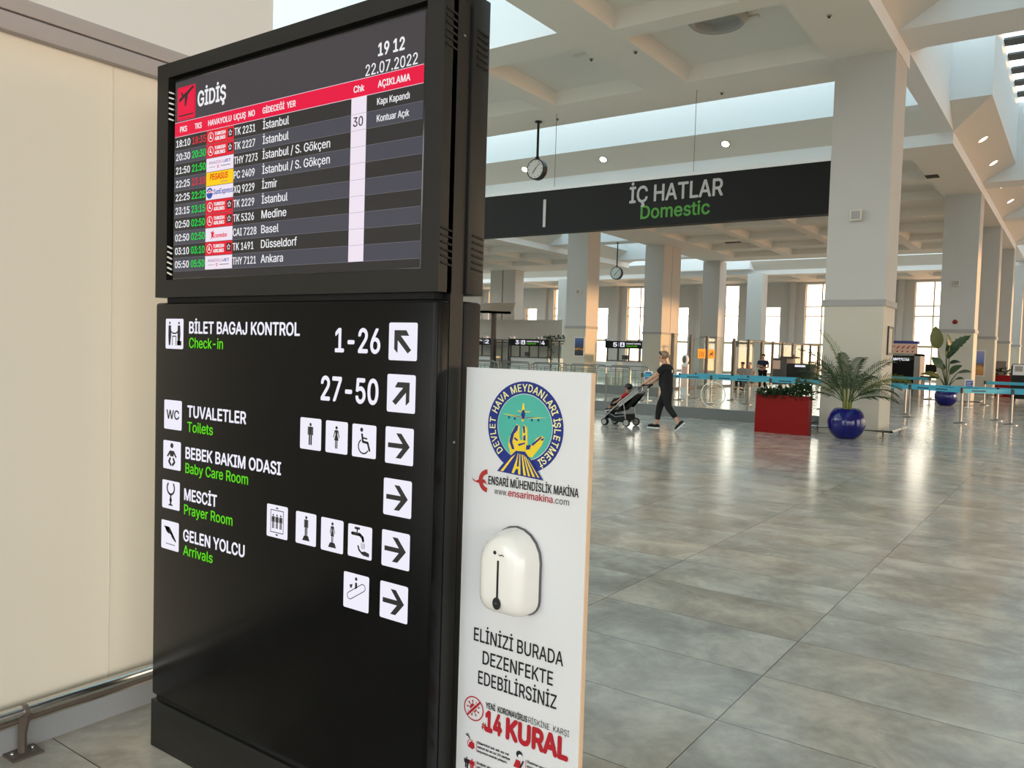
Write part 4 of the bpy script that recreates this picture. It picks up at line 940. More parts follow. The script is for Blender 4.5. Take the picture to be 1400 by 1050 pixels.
def leafblob(b, c, rad, n, s, rg, m=0):
    for _ in range(n):
        u, v, w = rg.gauss(0, 1), rg.gauss(0, 1), rg.gauss(0, 1); L = math.sqrt(u*u+v*v+w*w); k = rg.uniform(.55, 1)
        p = Vector((c[0]+rad[0]*k*u/L, c[1]+rad[1]*k*v/L, c[2]+rad[2]*k*abs(w)/L)); d = Vector((u, v, abs(w)*.8+.2+rg.uniform(-.5, .5))).normalized(); sd = d.cross(Vector((rg.uniform(-1, 1), rg.uniform(-1, 1), 1))).normalized(); z = s*rg.uniform(.7, 1.3)
        nrm = sd.cross(d)
        v5 = [b.bm.verts.new(q) for q in (p, p+d*z*.5+sd*z*.32-nrm*z*.05, p+d*z-nrm*z*.15, p+d*z*.5-sd*z*.32-nrm*z*.05)]
        b.bm.faces.new(v5).material_index = m
for i in range(6):
    x = -5.52+.165*i+(.02 if i > 2 else 0); hh = (.20, .17, .22, .24, .36, .34)[i]
    b = MB(); b.tube([(x, 17.13, .7), (x+.01, 17.13, .7+hh*.6)], .012, 5); leafblob(b, (x, 17.13, .74), (.13, .17, hh), 130, .085, rnd); b.build('shrub', LEAFD, box, 0, fix=False)
p2 = thing('potted_bird_of_paradise', 'broad leaved tall plant in a round cobalt blue pot beyond the queue belts', 'potted plant', (-4.1, 33.4, 0))
pot(p2, (-4.1, 33.5, 0), .385, .64, .26)
def blade(name, base, tip, ln, wd, m, lean=(0, -1, .1), fold=.18, rip=False):
    """paddle leaf on a long stalk: stalk from pot to base, blade from base to tip"""
    base, tip = Vector(base), Vector(tip); b = MB(); r0 = Vector((-4.1, 33.5, .55)); mid = r0.lerp(base, .5) + Vector((0, 0, .1*(base-r0).length))
    b.tube([r0, mid, base, base.lerp(tip, .5), tip], [.022, .018, .013, .010, .003], 6)
    ax = tip-base; nrm = Vector(lean).normalized(); sd = ax.normalized().cross(nrm).normalized(); nrm = sd.cross(ax.normalized()); n = 12; rows = []
    for k in range(n+1):
        t = k/n; w = wd*(sin(pi*(t**.8))**.75 if 0 < t < 1 else 0); c = base+ax*t+nrm*(.10*ln*sin(pi*t)); jag = (1-.25*(k % 2)) if rip else 1
        rows.append([b.bm.verts.new(c+sd*w*s*jag+nrm*abs(s)*fold*w) for s in (-1, -.5, 0, .5, 1)])
    for p, q in zip(rows, rows[1:]):
        for j in range(4): b.bm.faces.new((p[j], p[j+1], q[j+1], q[j]))
    bmesh.ops.remove_doubles(b.bm, verts=b.bm.verts[:], dist=1e-5)
    b.build(name, m, p2, 60, fix=False)
for bs, tp_, w, m, ln, rp in [((-4.44, 33.4, 2.08), (-4.56, 33.4, 2.93), .225, LEAF4, (.1, -1, .1), 0), ((-4.16, 33.4, 1.78), (-4.15, 33.4, 2.66), .17, LEAF3, (.85, -.6, 0), 0), ((-4.03, 33.4, 1.98), (-3.38, 33.35, 2.60), .21, LEAF3, (-.3, -1, .35), 1), ((-4.12, 33.3, 1.72), (-3.72, 33.25, 2.12), .13, LEAFD, (-.3, -.9, .5), 1),
                          ((-4.28, 33.4, 1.38), (-4.62, 33.4, 1.78), .17, LEAF3, (.3, -.9, .5), 0), ((-4.0, 33.3, 1.15), (-3.60, 33.3, 1.50), .18, LEAF3, (-.4, -.7, .7), 0), ((-3.75, 33.3, 1.22), (-3.28, 33.2, 1.27), .11, LEAF3, (0, -.5, 1), 0), ((-4.3, 33.3, 1.05), (-4.95, 33.2, 1.13), .15, LEAF4, (0, -.6, 1), 0), ((-4.35, 33.5, 1.0), (-4.75, 33.5, .98), .13, LEAF3, (0, -.6, 1), 0), ((-3.8, 33.3, .98), (-3.52, 33.25, 1.02), .09, LEAF3, (0, -.6, 1), 0), ((-4.05, 33.6, 1.55), (-3.7, 33.7, 1.62), .14, LEAFD, (0, -.5, 1), 0), ((-4.2, 33.5, 1.3), (-4.5, 33.6, 1.6), .14, LEAFD, (.2, -.6, 1), 0)]:
    blade('leaf', bs, tp_, (Vector(tp_)-Vector(bs)).length, w, m, ln, rip=bool(rp))

# ------------------------------------------------------------------ balustrades, rails, belt posts
def balustrade(x0, x1, y, zb, zt, n, label, decals=()):
    t = thing('glass_balustrade', label, 'balustrade', ((x0+x1)/2, y, 0))
    MB().box(x0, x1, y, y+.08, 0, zb).build('base', CONC, t, smooth=0); w = (x1-x0)/n
    for k in range(n):
        p = MB().box(x0+w*k+.01, x0+w*(k+1)-.01, y+.03, y+.045, zb, zt).build('pane', GLASSG, t, smooth=0)
        for dx in decals:
            if x0+w*k <= dx < x0+w*(k+1):
                a = Art(y+.028, .001); a.ring(dx, .62, .30, .325, DECAL, 0); a.ring(dx, .62, .20, .212, DECAL, 0, 30, 330); a.ring(dx, .62, .25, .256, DECAL, 0); a.build('round_decal', p)
        b = MB(); b.box(x0+w*k-.01, x0+w*k+.01, y+.02, y+.055, zb, zt*.97); b.build('clamp_post', STEELD, t, smooth=0)
balustrade(-20.3, -4.66, 19.22, .27, 1.06, 8, 'clear glass balustrade with grey base behind the walking woman', (-7.5, -11.3, -6.0))
balustrade(-22, -12.9, 27.6, .33, 1.05, 5, 'second clear glass balustrade farther back near the steel queue rails')
def rail_frame(x0, x1, y, label, zt=1.02):
    t = thing('queue_rail', label, 'queue rail', ((x0+x1)/2, y, 0), 'steel queue rails in front of the passport booths')
    b = MB(); r = .12; pts = [(x0, y, 0), (x0, y, zt-r)] + [(x0+r-r*cos(R(a)), y, zt-r+r*sin(R(a))) for a in (30, 60, 90)] + [(x1-r+r*sin(R(a)), y, zt-r+r*cos(R(a))) for a in (0, 30, 60)] + [(x1, y, zt-r), (x1, y, 0)]
    b.tube(pts, .024, 8); b.build('hoop', STEELD, t)
    b = MB(); b.tube([(x0, y, zt*.82), (x1, y, zt*.82)], .016, 6); b.build('cross_bar', STEELD, t)
    for k in (1, 2): b = MB(); b.tube([(x0+(x1-x0)*k/3, y, 0), (x0+(x1-x0)*k/3, y, zt*.82)], .016, 6); b.build('upright', STEELD, t)
    MB().box(x0+.05, x1-.05, y-.005, y+.005, .15, zt*.78).build('pane', GLASSG, t, smooth=0)
ords = ['first', 'second', 'third', 'fourth', 'fifth', 'sixth', 'seventh', 'eighth']
for k in range(5): rail_frame(-22.6+1.62*k, -21.1+1.62*k, 28.7, 'steel hoop queue rail, %s from the left in the nearer row' % ords[k])
for k in range(5): rail_frame(-25.2+2.05*k, -23.4+2.05*k, 31.5, 'steel hoop queue rail, %s from the left in the farther row' % ords[k])
def stanchion(x, y, label, to=None, print_=True, belt=BELT):
    t = thing('belt_post', label, 'barrier post', (x, y, 0))
    b = MB(); b.lathe([(.175, 0), (.175, .012), (.15, .022), (.05, .032), (.034, .05)], (x, y, 0), 28); b.build('base', STEELD, t)
    b = MB(); b.lathe([(.031, .03), (.031, .84)], (x, y, 0), 16); b.build('pole', STEELD, t)
    b = MB(); b.lathe([(.034, .80), (.041, .805), (.041, .93), (.03, .945)], (x, y, 0), 16); b.build('head', DARKMET, t)
    if to:
        b = MB(); p, q = Vector((x, y, .868)), Vector((*to, .868)); L = (q-p).length; d = (q-p)/L
        b.obox(p+d*.04, q-d*.04, .004, .115, 0)
        if print_:
            k = .25
            while k < L-.5: b.obox(p+d*k, p+d*(k+.38), .0065, .034, 1); k += .62
        b.build('belt', [belt, BELTD], t, smooth=0)
A = [(-12.04, 24.52), (-9.83, 25.02), (-7.9, 25.0), (-5.95, 25.05), (-3.98, 25.08), (-2.58, 24.10), (-1.50, 24.89), (.7, 25.0)]
AL = ['left end of the front belt row behind the stroller', 'in the front belt row right of the walking woman', 'in the front belt row hidden behind the red planter', 'in the front belt row behind the potted palm', 'nearer of two just right of the big pillar', 'nearest one, between the big pillar and the edge', 'front row, near the right edge of the photo', 'front row, beyond the right edge']
for i, (x, y) in enumerate(A): stanchion(x, y, 'steel post with turquoise belt, ' + AL[i], A[i+1] if i+1 < len(A) else None)
B_ = [(-11.47, 26.27), (-9.06, 26.30), (-6.65, 26.3), (-4.29, 26.33), (-1.94, 26.38), (.45, 26.4)]
BL = ['second row, directly right of the walking woman', 'second row, left of the red planter', 'second row, behind the red planter and palm', 'farther of two just right of the big pillar', 'second row, left of the near right edge post', 'second row, beyond the right edge']
for i, (x, y) in enumerate(B_): stanchion(x, y, 'steel post with turquoise belt, ' + BL[i], B_[i+1] if i+1 < len(B_) else None)
C_ = [(-11.5, 27.77), (-10.24, 28.07), (-7.9, 28.1)]
for i, (x, y) in enumerate(C_): stanchion(x, y, 'steel post with turquoise belt, ' + ['third row, right behind the white sanitiser totem', 'third row, midway between woman and red planter', 'third row, hidden behind the red planter'][i], C_[i+1] if i < 2 else None)
stanchion(-3.06, 35.56, 'steel post with thin teal belt right of the broad leaved plant pillar', (-.9, 35.6), False); stanchion(-.9, 35.6, 'steel post at the far right ending the thin teal belt')
stanchion(-8.0, 38.2, 'steel post with thin teal belt in front of the scanner, left', (-5.3, 38.2), False); stanchion(-5.3, 38.2, 'steel post ending the thin teal belt in front of the scanner')
def info_stand(x, y, label):
    t = thing('notice_stand', label, 'notice stand', (x, y, 0))
    b = MB(); b.lathe([(.15, 0), (.15, .015), (.02, .02), (.018, .68)], (x, y, 0), 20); b.build('post', WHITEC, t)
    b = MB(); b.box(x-.145, x+.145, y-.015, y+.015, .66, 1.0, 0, .004); bd = b.build('board', WHITEP, t)
    a = Art(y-.0155, .001); a.rect(x-.11, x+.11, .70, .96, BLUEP, 0)
    for k in range(4): a.line([(x-.09, .74+.055*k), (x+(.09 if k % 2 else .05), .74+.055*k)], .018, WHITEP, 1, False)
    a.build('print', bd)
info_stand(-3.33, 33.1, 'white notice stand with blue print right of the second blue pot')
info_stand(-12.0, 24.9, 'white notice stand with blue print behind the stroller handle')
t = thing('sanitiser_totem', 'white pedestal with an oval head behind the woman, among the belts', 'sanitiser stand', (-12.88, 30, 0))
b = MB(); b.box(-13.05, -12.7, 29.9, 30.1, 0, .03); b.box(-13.02, -12.74, 29.94, 30.06, .03, 1.22, 0, .01); b.build('pedestal', WHITEP, t)
b = MB(); b.ell((-12.88, 29.98, 1.40), (.15, .08, .2)); b.build('head', WHITEC, t)
b = MB(); b.ell((-12.88, 29.90, 1.40), (.08, .03, .14)); b.build('dispenser', GREYP, t)
a = Art(29.935, .002); a.rect(-13.0, -12.76, .8, 1.15, PEACH, 0); a.rect(-12.98, -12.78, .3, .72, PEACH, 0)
for k in range(4): a.line([(-12.96, .86+.07*k), (-12.80, .86+.07*k)], .02, INKRD, 1, False)
a.build('print', t)

# ------------------------------------------------------------------ people and stroller
def fingers(nodes, edges, palm, d, side, curl):
    """five short curved chains rooted in the palm; d forward, side across, curl closing direction"""
    P0 = Vector(nodes[palm][0]); d, side, curl = Vector(d).normalized(), Vector(side).normalized(), Vector(curl).normalized()
    for k, L in enumerate((.065, .075, .07, .055)):
        a = P0 + side*(.024-.016*k) + d*.03
        i = len(nodes); nodes.append((a, .011)); nodes.append((a+d*L*.5+curl*L*.12, .0095)); nodes.append((a+d*L*.6+curl*L*.7, .008)); edges += [(palm, i), (i, i+1), (i+1, i+2)]
    a = P0 + side*.03 + d*.005; i = len(nodes); nodes.append((a, .011)); nodes.append((a+side*.018+d*.025+curl*.02, .009)); edges += [(palm, i), (i, i+1)]
def shoe(par, heel, toe, upv=(0, 0, 1), w=.045, m=BLACKC, sc=1):
    h, t_ = Vector(heel), Vector(toe); d = (t_-h); u = Vector(upv)
    b = MB(); b.tube([h+u*.045*sc-d*.02, h+d*.12+u*.052*sc, h+d*.35+u*.05*sc, h+d*.65+u*.042*sc, h+d*.9+u*.034*sc, t_+u*.028*sc], [.026*sc, .040*sc, .044*sc, .044*sc, .036*sc, .014*sc], 10); b.build('shoe', m, par)
    b = MB(); b.obox(h-d*.02+u*.009*sc, t_+u*.009*sc, .078*sc, .018*sc, 0, upv); return b.build('sole', WHITEC, bpy.data.objects[[o.name for o in bpy.data.objects if o.name.startswith('shoe') and o.parent == par][-1]], 0)
wm = thing('person', 'woman in black t-shirt and trousers with tied hair pushing the stroller', 'person', (-7.25, 15.8, 0))
Yc, YL, YR = 15.8, 15.70, 15.90
N = [((-7.19, Yc, .93), .085), ((-7.215, Yc, 1.06), .095), ((-7.20, Yc, 1.21), .13), ((-7.225, Yc, 1.35), .068), ((-7.25, Yc, 1.415), .052), ((-7.31, Yc, 1.478), .07), ((-7.305, Yc, 1.548), .092), ((-7.288, Yc, 1.61), .064),
     ((-7.21, Yc-.135, 1.305), .06), ((-7.385, Yc-.185, 1.125), .048), ((-7.60, Yc-.16, .975), .033), ((-7.655, Yc-.15, .94), .028),
     ((-7.22, Yc+.135, 1.305), .06), ((-7.41, Yc+.185, 1.12), .048), ((-7.60, Yc+.16, .975), .033), ((-7.655, Yc+.15, .94), .028),
     ((-7.15, Yc-.07, .82), .07), ((-7.11, Yc-.09, .48), .062), ((-6.865, Yc-.09, .215), .043), ((-6.845, Yc-.09, .09), .03),
     ((-7.20, Yc+.07, .82), .07), ((-7.375, Yc+.09, .47), .062), ((-7.415, Yc+.09, .13), .043), ((-7.50, Yc+.09, .05), .03), ((-7.398, Yc, 1.518), .014), ((-7.355, Yc, 1.455), .032)]
ED = [(0, 1), (1, 2), (2, 3), (3, 4), (4, 5), (5, 6), (6, 7), (2, 8), (8, 9), (9, 10), (10, 11), (2, 12), (12, 13), (13, 14), (14, 15), (0, 16), (16, 17), (17, 18), (18, 19), (0, 20), (20, 21), (21, 22), (22, 23), (6, 24), (5, 25)]
fingers(N, ED, 11, (-.85, 0, -.3), (0, 1, 0), (.1, 0, -1)); fingers(N, ED, 15, (-.85, 0, -.3), (0, -1, 0), (.1, 0, -1))
skin('body', N, ED, SKIN, wm)
skin('t_shirt', [((-7.20, Yc, .84), .172), ((-7.215, Yc, 1.03), .155), ((-7.205, Yc, 1.20), .165), ((-7.215, Yc, 1.315), .115), ((-7.232, Yc, 1.385), .066), ((-7.21, Yc-.15, 1.30), .084), ((-7.315, Yc-.178, 1.185), .068), ((-7.22, Yc+.15, 1.30), .084), ((-7.325, Yc+.178, 1.185), .068)], [(0, 1), (1, 2), (2, 3), (3, 4), (3, 5), (5, 6), (3, 7), (7, 8)], BLACKC, wm)
skin('trousers', [((-7.185, Yc, .87), .168), ((-7.21, Yc, 1.06), .13), ((-7.135, Yc-.085, .80), .128), ((-7.10, Yc-.09, .49), .082), ((-6.895, Yc-.09, .25), .056), ((-7.205, Yc+.085, .80), .128), ((-7.37, Yc+.09, .48), .082), ((-7.412, Yc+.09, .16), .056)], [(0, 1), (0, 2), (2, 3), (3, 4), (0, 5), (5, 6), (6, 7)], BLACKC, wm)
b = MB(); b.ell((-7.268, Yc, 1.575), (.1, .104, .092), rot=Matrix.Rotation(R(-25), 3, 'Y')); b.ell((-7.335, Yc, 1.622), (.055, .075, .035)); b.tube([(-7.18, Yc, 1.57), (-7.135, Yc, 1.53), (-7.12, Yc, 1.47), (-7.125, Yc, 1.40)], [.03, .034, .028, .008], 8); b.build('hair', HAIR1, wm, 80)
b = MB(); b.lathe([(.104, -.012), (.109, 0), (.104, .012)], n=20)
for v in b.bm.verts: v.co = Vector((-7.29, Yc, 1.585)) + Matrix.Rotation(R(38), 3, 'Y') @ v.co
b.build('hair_band', BLACKC, wm)
for s in (-1, 1): b = MB(); b.ell((-7.386, Yc+s*.034, 1.54), (.009, .012, .007), u=8, v=6); b.build('eye', HAIR2, wm)
b = MB(); b.ell((-7.382, Yc, 1.474), (.010, .024, .006), u=8, v=6); b.build('lips', INKRD, wm)
for s in (-1, 1): b = MB(); b.ell((-7.29, Yc+s*.094, 1.53), (.022, .012, .03), u=8, v=6); b.build('ear', SKIN, wm)
b = MB(); b.ell((-7.052, Yc-.03, 1.235), (.012, .03, .035), u=10, v=8); b.build('shirt_print', WHITEC, wm)
shoe(wm, (-7.365, Yc+.09, 0), (-7.63, Yc+.09, 0)); shoe(wm, (-6.715, Yc-.09, .165), (-6.885, Yc-.09, -.002), (-.72, 0, .69))
# stroller with child
st = thing('stroller', 'black and grey folding baby stroller pushed by the woman', 'stroller', (-8.15, 15.8, 0))
for s in (-1, 1):
    y = 15.8+s*.235
    b = MB(); b.tube([(-7.645, y, .905), (-7.70, y, .875), (-7.82, y, .785), (-8.20, y, .475), (-8.48, y, .215), (-8.53, y, .15)], .015, 8); b.build('side_tube', STEELD, st)
    b = MB(); b.tube([(-8.08, y, .57), (-8.03, y, .33), (-8.0, y, .115)], .013, 8); b.build('rear_leg', STEELD, st)
    b = MB(); b.tube([(-8.42, y, .27), (-8.25, y, .20), (-8.02, y, .24)], .010, 8); b.build('lower_tube', STEELD, st)
    b = MB(); b.tube([(-7.60, y-.05*s, .925), (-7.645, y-.03*s, .905), (-7.73, y, .855)], .021, 8); b.build('grip', BLACKC, st)
    b = MB(); b.obox((-7.745, y, .80), (-8.19, y, .455), .012, .10, 0, (0, 0, 1)); b.build('side_panel', GREYC, st)
    for nm, x, r in (('front', -8.505, .078), ('rear', -7.985, .088)):
        for o in ((-.028, .028) if nm == 'front' else (0,)):
            b = MB(); yy = y+o; b.lathe([(r*.72, -.016), (r*.94, -.016), (r, -.008), (r, .008), (r*.94, .016), (r*.72, .016)], (x, yy, r), 24, axis='y'); w = b.build('wheel', BLACKC, st)
            b = MB(); b.lathe([(r*.70, -.019), (r*.70, .019)], (x, yy, r), 20, axis='y'); b.build('hub', GREYC, w)
        if nm == 'front': b = MB(); b.tube([(x+.01, y, .17), (x, y, r)], .012, 6); b.build('fork', DARKMET, st)
b = MB(); b.obox((-7.86, 15.8, .70), (-8.19, 15.8, .36), .43, .05, 0, (1, 0, 1)); b.obox((-8.17, 15.8, .355), (-8.47, 15.8, .285), .42, .045, 0); b.obox((-8.47, 15.8, .285), (-8.56, 15.8, .14), .36, .03, 0, (1, 0, 0)); b.build('seat', BLACKC, st)
b = MB()
for s in (-1, 1):
    y = 15.8+s*.222
    v = [b.bm.verts.new((x, y, z)) for x, z in ((-7.76, .775), (-8.17, .46), (-8.47, .235), (-8.44, .29), (-8.20, .42), (-8.05, .40), (-7.86, .62))]
    b.bm.faces.new(v)
bmesh.ops.solidify(b.bm, geom=b.bm.faces[:], thickness=.008); b.build('seat_side', BLACKC, st, 0)
b = MB()
pr = [(-8.46, .225), (-8.02, .265), (-8.0, .15), (-8.12, .085), (-8.32, .10)]
r0 = [b.bm.verts.new((x, 15.58, z)) for x, z in pr]; r1 = [b.bm.verts.new((x, 16.02, z)) for x, z in pr]
for k in range(5): b.bm.faces.new((r0[k], r0[(k+1) % 5], r1[(k+1) % 5], r1[k]))
b.bm.faces.new(r0[::-1]); b.bm.faces.new(r1); b.build('basket', BLACKC, st, 0)
b = MB(); b.tube([(-7.62, 15.56, .915), (-7.62, 16.04, .915)], .013, 8); b.build('handle_bar', BLACKC, st)
b = MB(); b.tube([(-8.0, 15.565, .10), (-8.0, 16.035, .10)], .011, 6); b.build('axle', DARKMET, st)
ch = thing('person', 'small dark haired child in a red top sitting in the stroller', 'person', (-8.2, 15.8, .4))
N = [((-8.10, Yc, .44), .075), ((-8.09, Yc, .56), .072), ((-8.085, Yc, .67), .07), ((-8.085, Yc, .73), .036), ((-8.095, Yc, .785), .052), ((-8.09, Yc, .845), .076), ((-8.085, Yc, .895), .05),
     ((-8.11, Yc-.10, .69), .034), ((-8.22, Yc-.14, .56), .026), ((-8.37, Yc-.11, .485), .02), ((-8.40, Yc-.105, .475), .019), ((-8.11, Yc+.10, .69), .034), ((-8.22, Yc+.14, .56), .026), ((-8.37, Yc+.11, .485), .02), ((-8.40, Yc+.105, .475), .019),
     ((-8.15, Yc-.06, .44), .056), ((-8.36, Yc-.07, .575), .042), ((-8.47, Yc-.07, .39), .03), ((-8.53, Yc-.07, .345), .024), ((-8.15, Yc+.06, .44), .056), ((-8.36, Yc+.07, .575), .042), ((-8.47, Yc+.07, .39), .03), ((-8.53, Yc+.07, .345), .024), ((-8.168, Yc, .825), .012)]
ED = [(0, 1), (1, 2), (2, 3), (3, 4), (4, 5), (5, 6), (2, 7), (7, 8), (8, 9), (9, 10), (2, 11), (11, 12), (12, 13), (13, 14), (0, 15), (15, 16), (16, 17), (17, 18), (0, 19), (19, 20), (20, 21), (21, 22), (5, 23)]
skin('body', N, ED, SKIN2, ch)
skin('red_top', [((-8.10, Yc, .46), .088), ((-8.09, Yc, .57), .085), ((-8.088, Yc, .68), .08), ((-8.085, Yc, .72), .048), ((-8.11, Yc-.105, .69), .046), ((-8.18, Yc-.128, .605), .04), ((-8.11, Yc+.105, .69), .046), ((-8.18, Yc+.128, .605), .04)], [(0, 1), (1, 2), (2, 3), (2, 4), (4, 5), (2, 6), (6, 7)], REDC, ch)
skin('trousers', [((-8.11, Yc, .44), .084), ((-8.16, Yc-.06, .44), .066), ((-8.36, Yc-.07, .575), .052), ((-8.46, Yc-.07, .41), .04), ((-8.16, Yc+.06, .44), .066), ((-8.36, Yc+.07, .575), .052), ((-8.46, Yc+.07, .41), .04)], [(0, 1), (1, 2), (2, 3), (0, 4), (4, 5), (5, 6)], BLACKC, ch)
b = MB(); b.ell((-8.075, Yc, .862), (.086, .085, .074)); b.build('hair', HAIR2, ch)
for s in (-1, 1): b = MB(); b.ell((-8.155, Yc+s*.03, .845), (.008, .01, .006), u=8, v=6); b.build('eye', HAIR2, ch)
for s in (-1, 1): b = MB(); b.ell((-8.09, Yc+s*.078, .83), (.016, .01, .022), u=8, v=6); b.build('ear', SKIN2, ch)
shoe(ch, (-8.49, Yc-.07, .325), (-8.60, Yc-.07, .30), sc=.62); shoe(ch, (-8.49, Yc+.07, .325), (-8.60, Yc+.07, .30), sc=.62)
def stander(x, y, label, shirt, legs, seated=False, hair=HAIR2, folded=True, f=-1):
    """figure facing f along Y; seated figures have their seat at 0.45"""
    t = thing('person', label, 'person', (x, y, 0)); dz = -.40 if seated else 0
    def q(dx, dy, z): return (x+dx, y+f*dy, z+dz)
    N = [(q(0, 0, .95), .13), (q(0, 0, 1.1), .12), (q(0, 0, 1.30), .14), (q(0, 0, 1.44), .06), (q(0, .01, 1.50), .052), (q(0, .03, 1.56), .07), (q(0, .02, 1.63), .088), (q(0, .01, 1.69), .06), (q(0, .11, 1.60), .012)]
    ED = [(0, 1), (1, 2), (2, 3), (3, 4), (4, 5), (5, 6), (6, 7), (6, 8)]
    arms = ([(.20, 0, 1.38), (.27, .02, 1.10), (.05, .20, 1.12), (-.06, .21, 1.14)] if folded else [(.20, 0, 1.38), (.25, .02, 1.12), (.20, .25, 1.0), (.16, .33, 1.0)])
    for s in (-1, 1):
        i = len(N); N += [(q(s*a, b_, c + (.05 if folded and s < 0 and k > 1 else 0)), r) for k, ((a, b_, c), r) in enumerate(zip(arms, (.055, .043, .032, .03)))]; ED += [(2, i), (i, i+1), (i+1, i+2), (i+2, i+3)]
    lg = ([(.10, 0, .88), (.11, .42, .86), (.11, .44, .50)] if seated else [(.10, 0, .88), (.11, .01, .48), (.12, 0, .10)])
    ft = (.11, .52, .44) if seated else (.13, .10, .05)
    tr = []
    for s in (-1, 1):
        i = len(N); N += [(q(s*a, b_, c), r) for (a, b_, c), r in zip(lg, (.10, .065, .045))] + [(q(s*ft[0], ft[1], ft[2]), .035)]; ED += [(0, i), (i, i+1), (i+1, i+2), (i+2, i+3)]
    skin('body', N, ED, SKIN, t, 1)
    skin('shirt', [(q(0, 0, 1.0), .148), (q(0, 0, 1.12), .136), (q(0, 0, 1.30), .158), (q(0, 0, 1.42), .08), (q(-.205, 0, 1.37), .07), (q(-.245, .01, 1.22), .06), (q(.205, 0, 1.37), .07), (q(.245, .01, 1.22), .06)], [(0, 1), (1, 2), (2, 3), (2, 4), (4, 5), (2, 6), (6, 7)], shirt, t, 1)
    T = [(q(0, 0, .95), .142)]; TE = []
    for s in (-1, 1):
        i = len(T); T += [(q(s*a, b_, c+(.04 if k == 2 else 0)), r) for k, ((a, b_, c), r) in enumerate(zip(lg, (.115, .08, .06)))]; TE += [(0, i), (i, i+1), (i+1, i+2)]
    skin('trousers', T, TE, legs, t, 1)
    b = MB(); b.ell(q(0, -.015, 1.66), (.094, .10, .075)); b.build('hair', hair, t)
    for s in (-1, 1):
        shoe(t, q(s*ft[0], ft[1]-.14, .40 if seated else 0), q(s*(ft[0]+.02), ft[1]+.12, .40 if seated else 0))
    return t
stander(-12.4, 38, 'guard in navy shirt and dark trousers standing with folded arms beside the dark scanner', NAVYC, BLACKC)
def seatbox(x, y, label):
    t = thing('stool', label, 'stool', (x, y, 0))
    b = MB(); b.box(x-.22, x+.22, y-.2, y+.22, .37, .41, 0, .01); b.build('seat', DARKMET, t)
    for sx in (-1, 1):
        for sy in (-1, 1): b = MB(); b.tube([(x+sx*.18, y+sy*.17, 0), (x+sx*.18, y+sy*.17, .37)], .014, 6); b.build('leg', STEELD, t)
seatbox(-13.1, 37.2, 'low dark stool under the seated dark haired person left of the guard'); stander(-13.1, 37.2, 'seated dark haired person in a pale shirt left of the guard', GREYC, BLACKC, True, HAIR2, False)
seatbox(-12.55, 36.6, 'low dark stool under the seated grey haired person left of the guard'); stander(-12.55, 36.6, 'seated grey haired person in a grey shirt nearest the guard', GREYC, GREYBOX, True, GREYC, False)
# ------------------------------------------------------------------ passport booths, scanners and the far partition
def booth(x0, x1, y, nums, label, lab2):
    t = thing('passport_booth', label, 'booth', ((x0+x1)/2, y+1, 0))
    b = MB(); b.box(x0, x1-.15, y, y+.12, 0, 1.03); b.box(x0, x0+.1, y, y+2, 0, 1.03); b.box(x1-.1, x1, y, y+2, 0, 1.03); b.build('counter_wall', WHITEC, t, smooth=0)
    MB().box(x0-.03, x1-.12, y-.12, y+.3, 1.03, 1.08).build('counter_top', DARKMET, t, smooth=0)
    n = 4; w = (x1-x0-.1)/n
    for k in range(n+1): MB().box(x0+w*k, x0+w*k+.08, y+.02, y+.10, 1.08, 1.88).build('window_post', DARKMET, t, smooth=0)
    for k in range(n): MB().box(x0+w*k+.08, x0+w*(k+1), y+.05, y+.06, 1.08, 1.88).build('pane', GLASSG, t, smooth=0)
    MB().box(x0, x1, y+.1, y+2, 2.05, 2.15).build('roof', DARKMET, t, smooth=0)
    MB().box(x0+.3, x1-.6, y+1.0, y+1.5, 0, .8).build('desk', GREYBOX, t, smooth=0)
    b = MB(); b.box(x0+.7, x0+1.15, y+.9, y+.95, 1.12, 1.42); b.box(x0+.9, x0+.95, y+.92, y+.95, .8, 1.12); b.build('monitor', GREYBOX, t, smooth=0)
    sb = MB().box(x0-.05, x1+.05, y-.12, y+.06, 1.87, 2.36).build('sign_box', SIGNBK, t, smooth=0)
    W = x1-x0; a = Art(y-.122, .003)
    a.text(nums[0], x0+W*.17, 1.98, .27, WLIT, x0+W*.25, 0, .02); a.rect(x0+W*.285, x0+W*.29, 1.97, 2.26, WLIT, 0); a.rect(x0+W*.32, x0+W*.42, 1.97, 2.27, WLIT, 0, .03); a.disc(x0+W*.37, 2.17, .05, INK, 1, n=14); a.rect(x0+W*.345, x0+W*.395, 2.02, 2.11, INK, 1)
    a.text('PASAPORT KONTROL', x0+W*.46, 2.14, .10, WLIT, x0+W*.78, 0, .012); a.text('Passport Control', x0+W*.46, 1.99, .09, GLIT, x0+W*.70, 0, .01); a.rect(x0+W*.815, x0+W*.82, 1.97, 2.26, WLIT, 0); a.text(nums[1], x0+W*.845, 1.98, .27, WLIT, x0+W*.92, 0, .02)
    a.build('lettering', sb)
    for k, xx in enumerate((x0+.25, x1-.65)):
        c = thing('security_camera', 'white camera pair on top of the %s, %s end' % (lab2, 'left' if k == 0 else 'right'), 'camera', (xx, y, 2.36))
        b = MB(); b.tube([(xx, y, 2.36), (xx, y, 2.47), (xx+.12, y-.08, 2.50)], .04, 8); b.build('arm', WHITEP, c)
        b = MB(); b.obox((xx+.05, y-.02, 2.50), (xx+.36, y-.30, 2.44), .12, .11); b.build('housing', WHITEP, c, 0)
        b = MB(); b.ell((xx-.28, y-.02, 2.42), (.12, .12, .12)); b.build('dome', WHITEP, c)
        b = MB(); b.ell((xx-.28, y-.12, 2.41), (.055, .03, .055)); b.build('lens', DKPL, c)
booth(-40.0, -35.85, 48, ('1', '2'), 'passport booth partly hidden by the kiosk edge', 'first booth beside the kiosk')
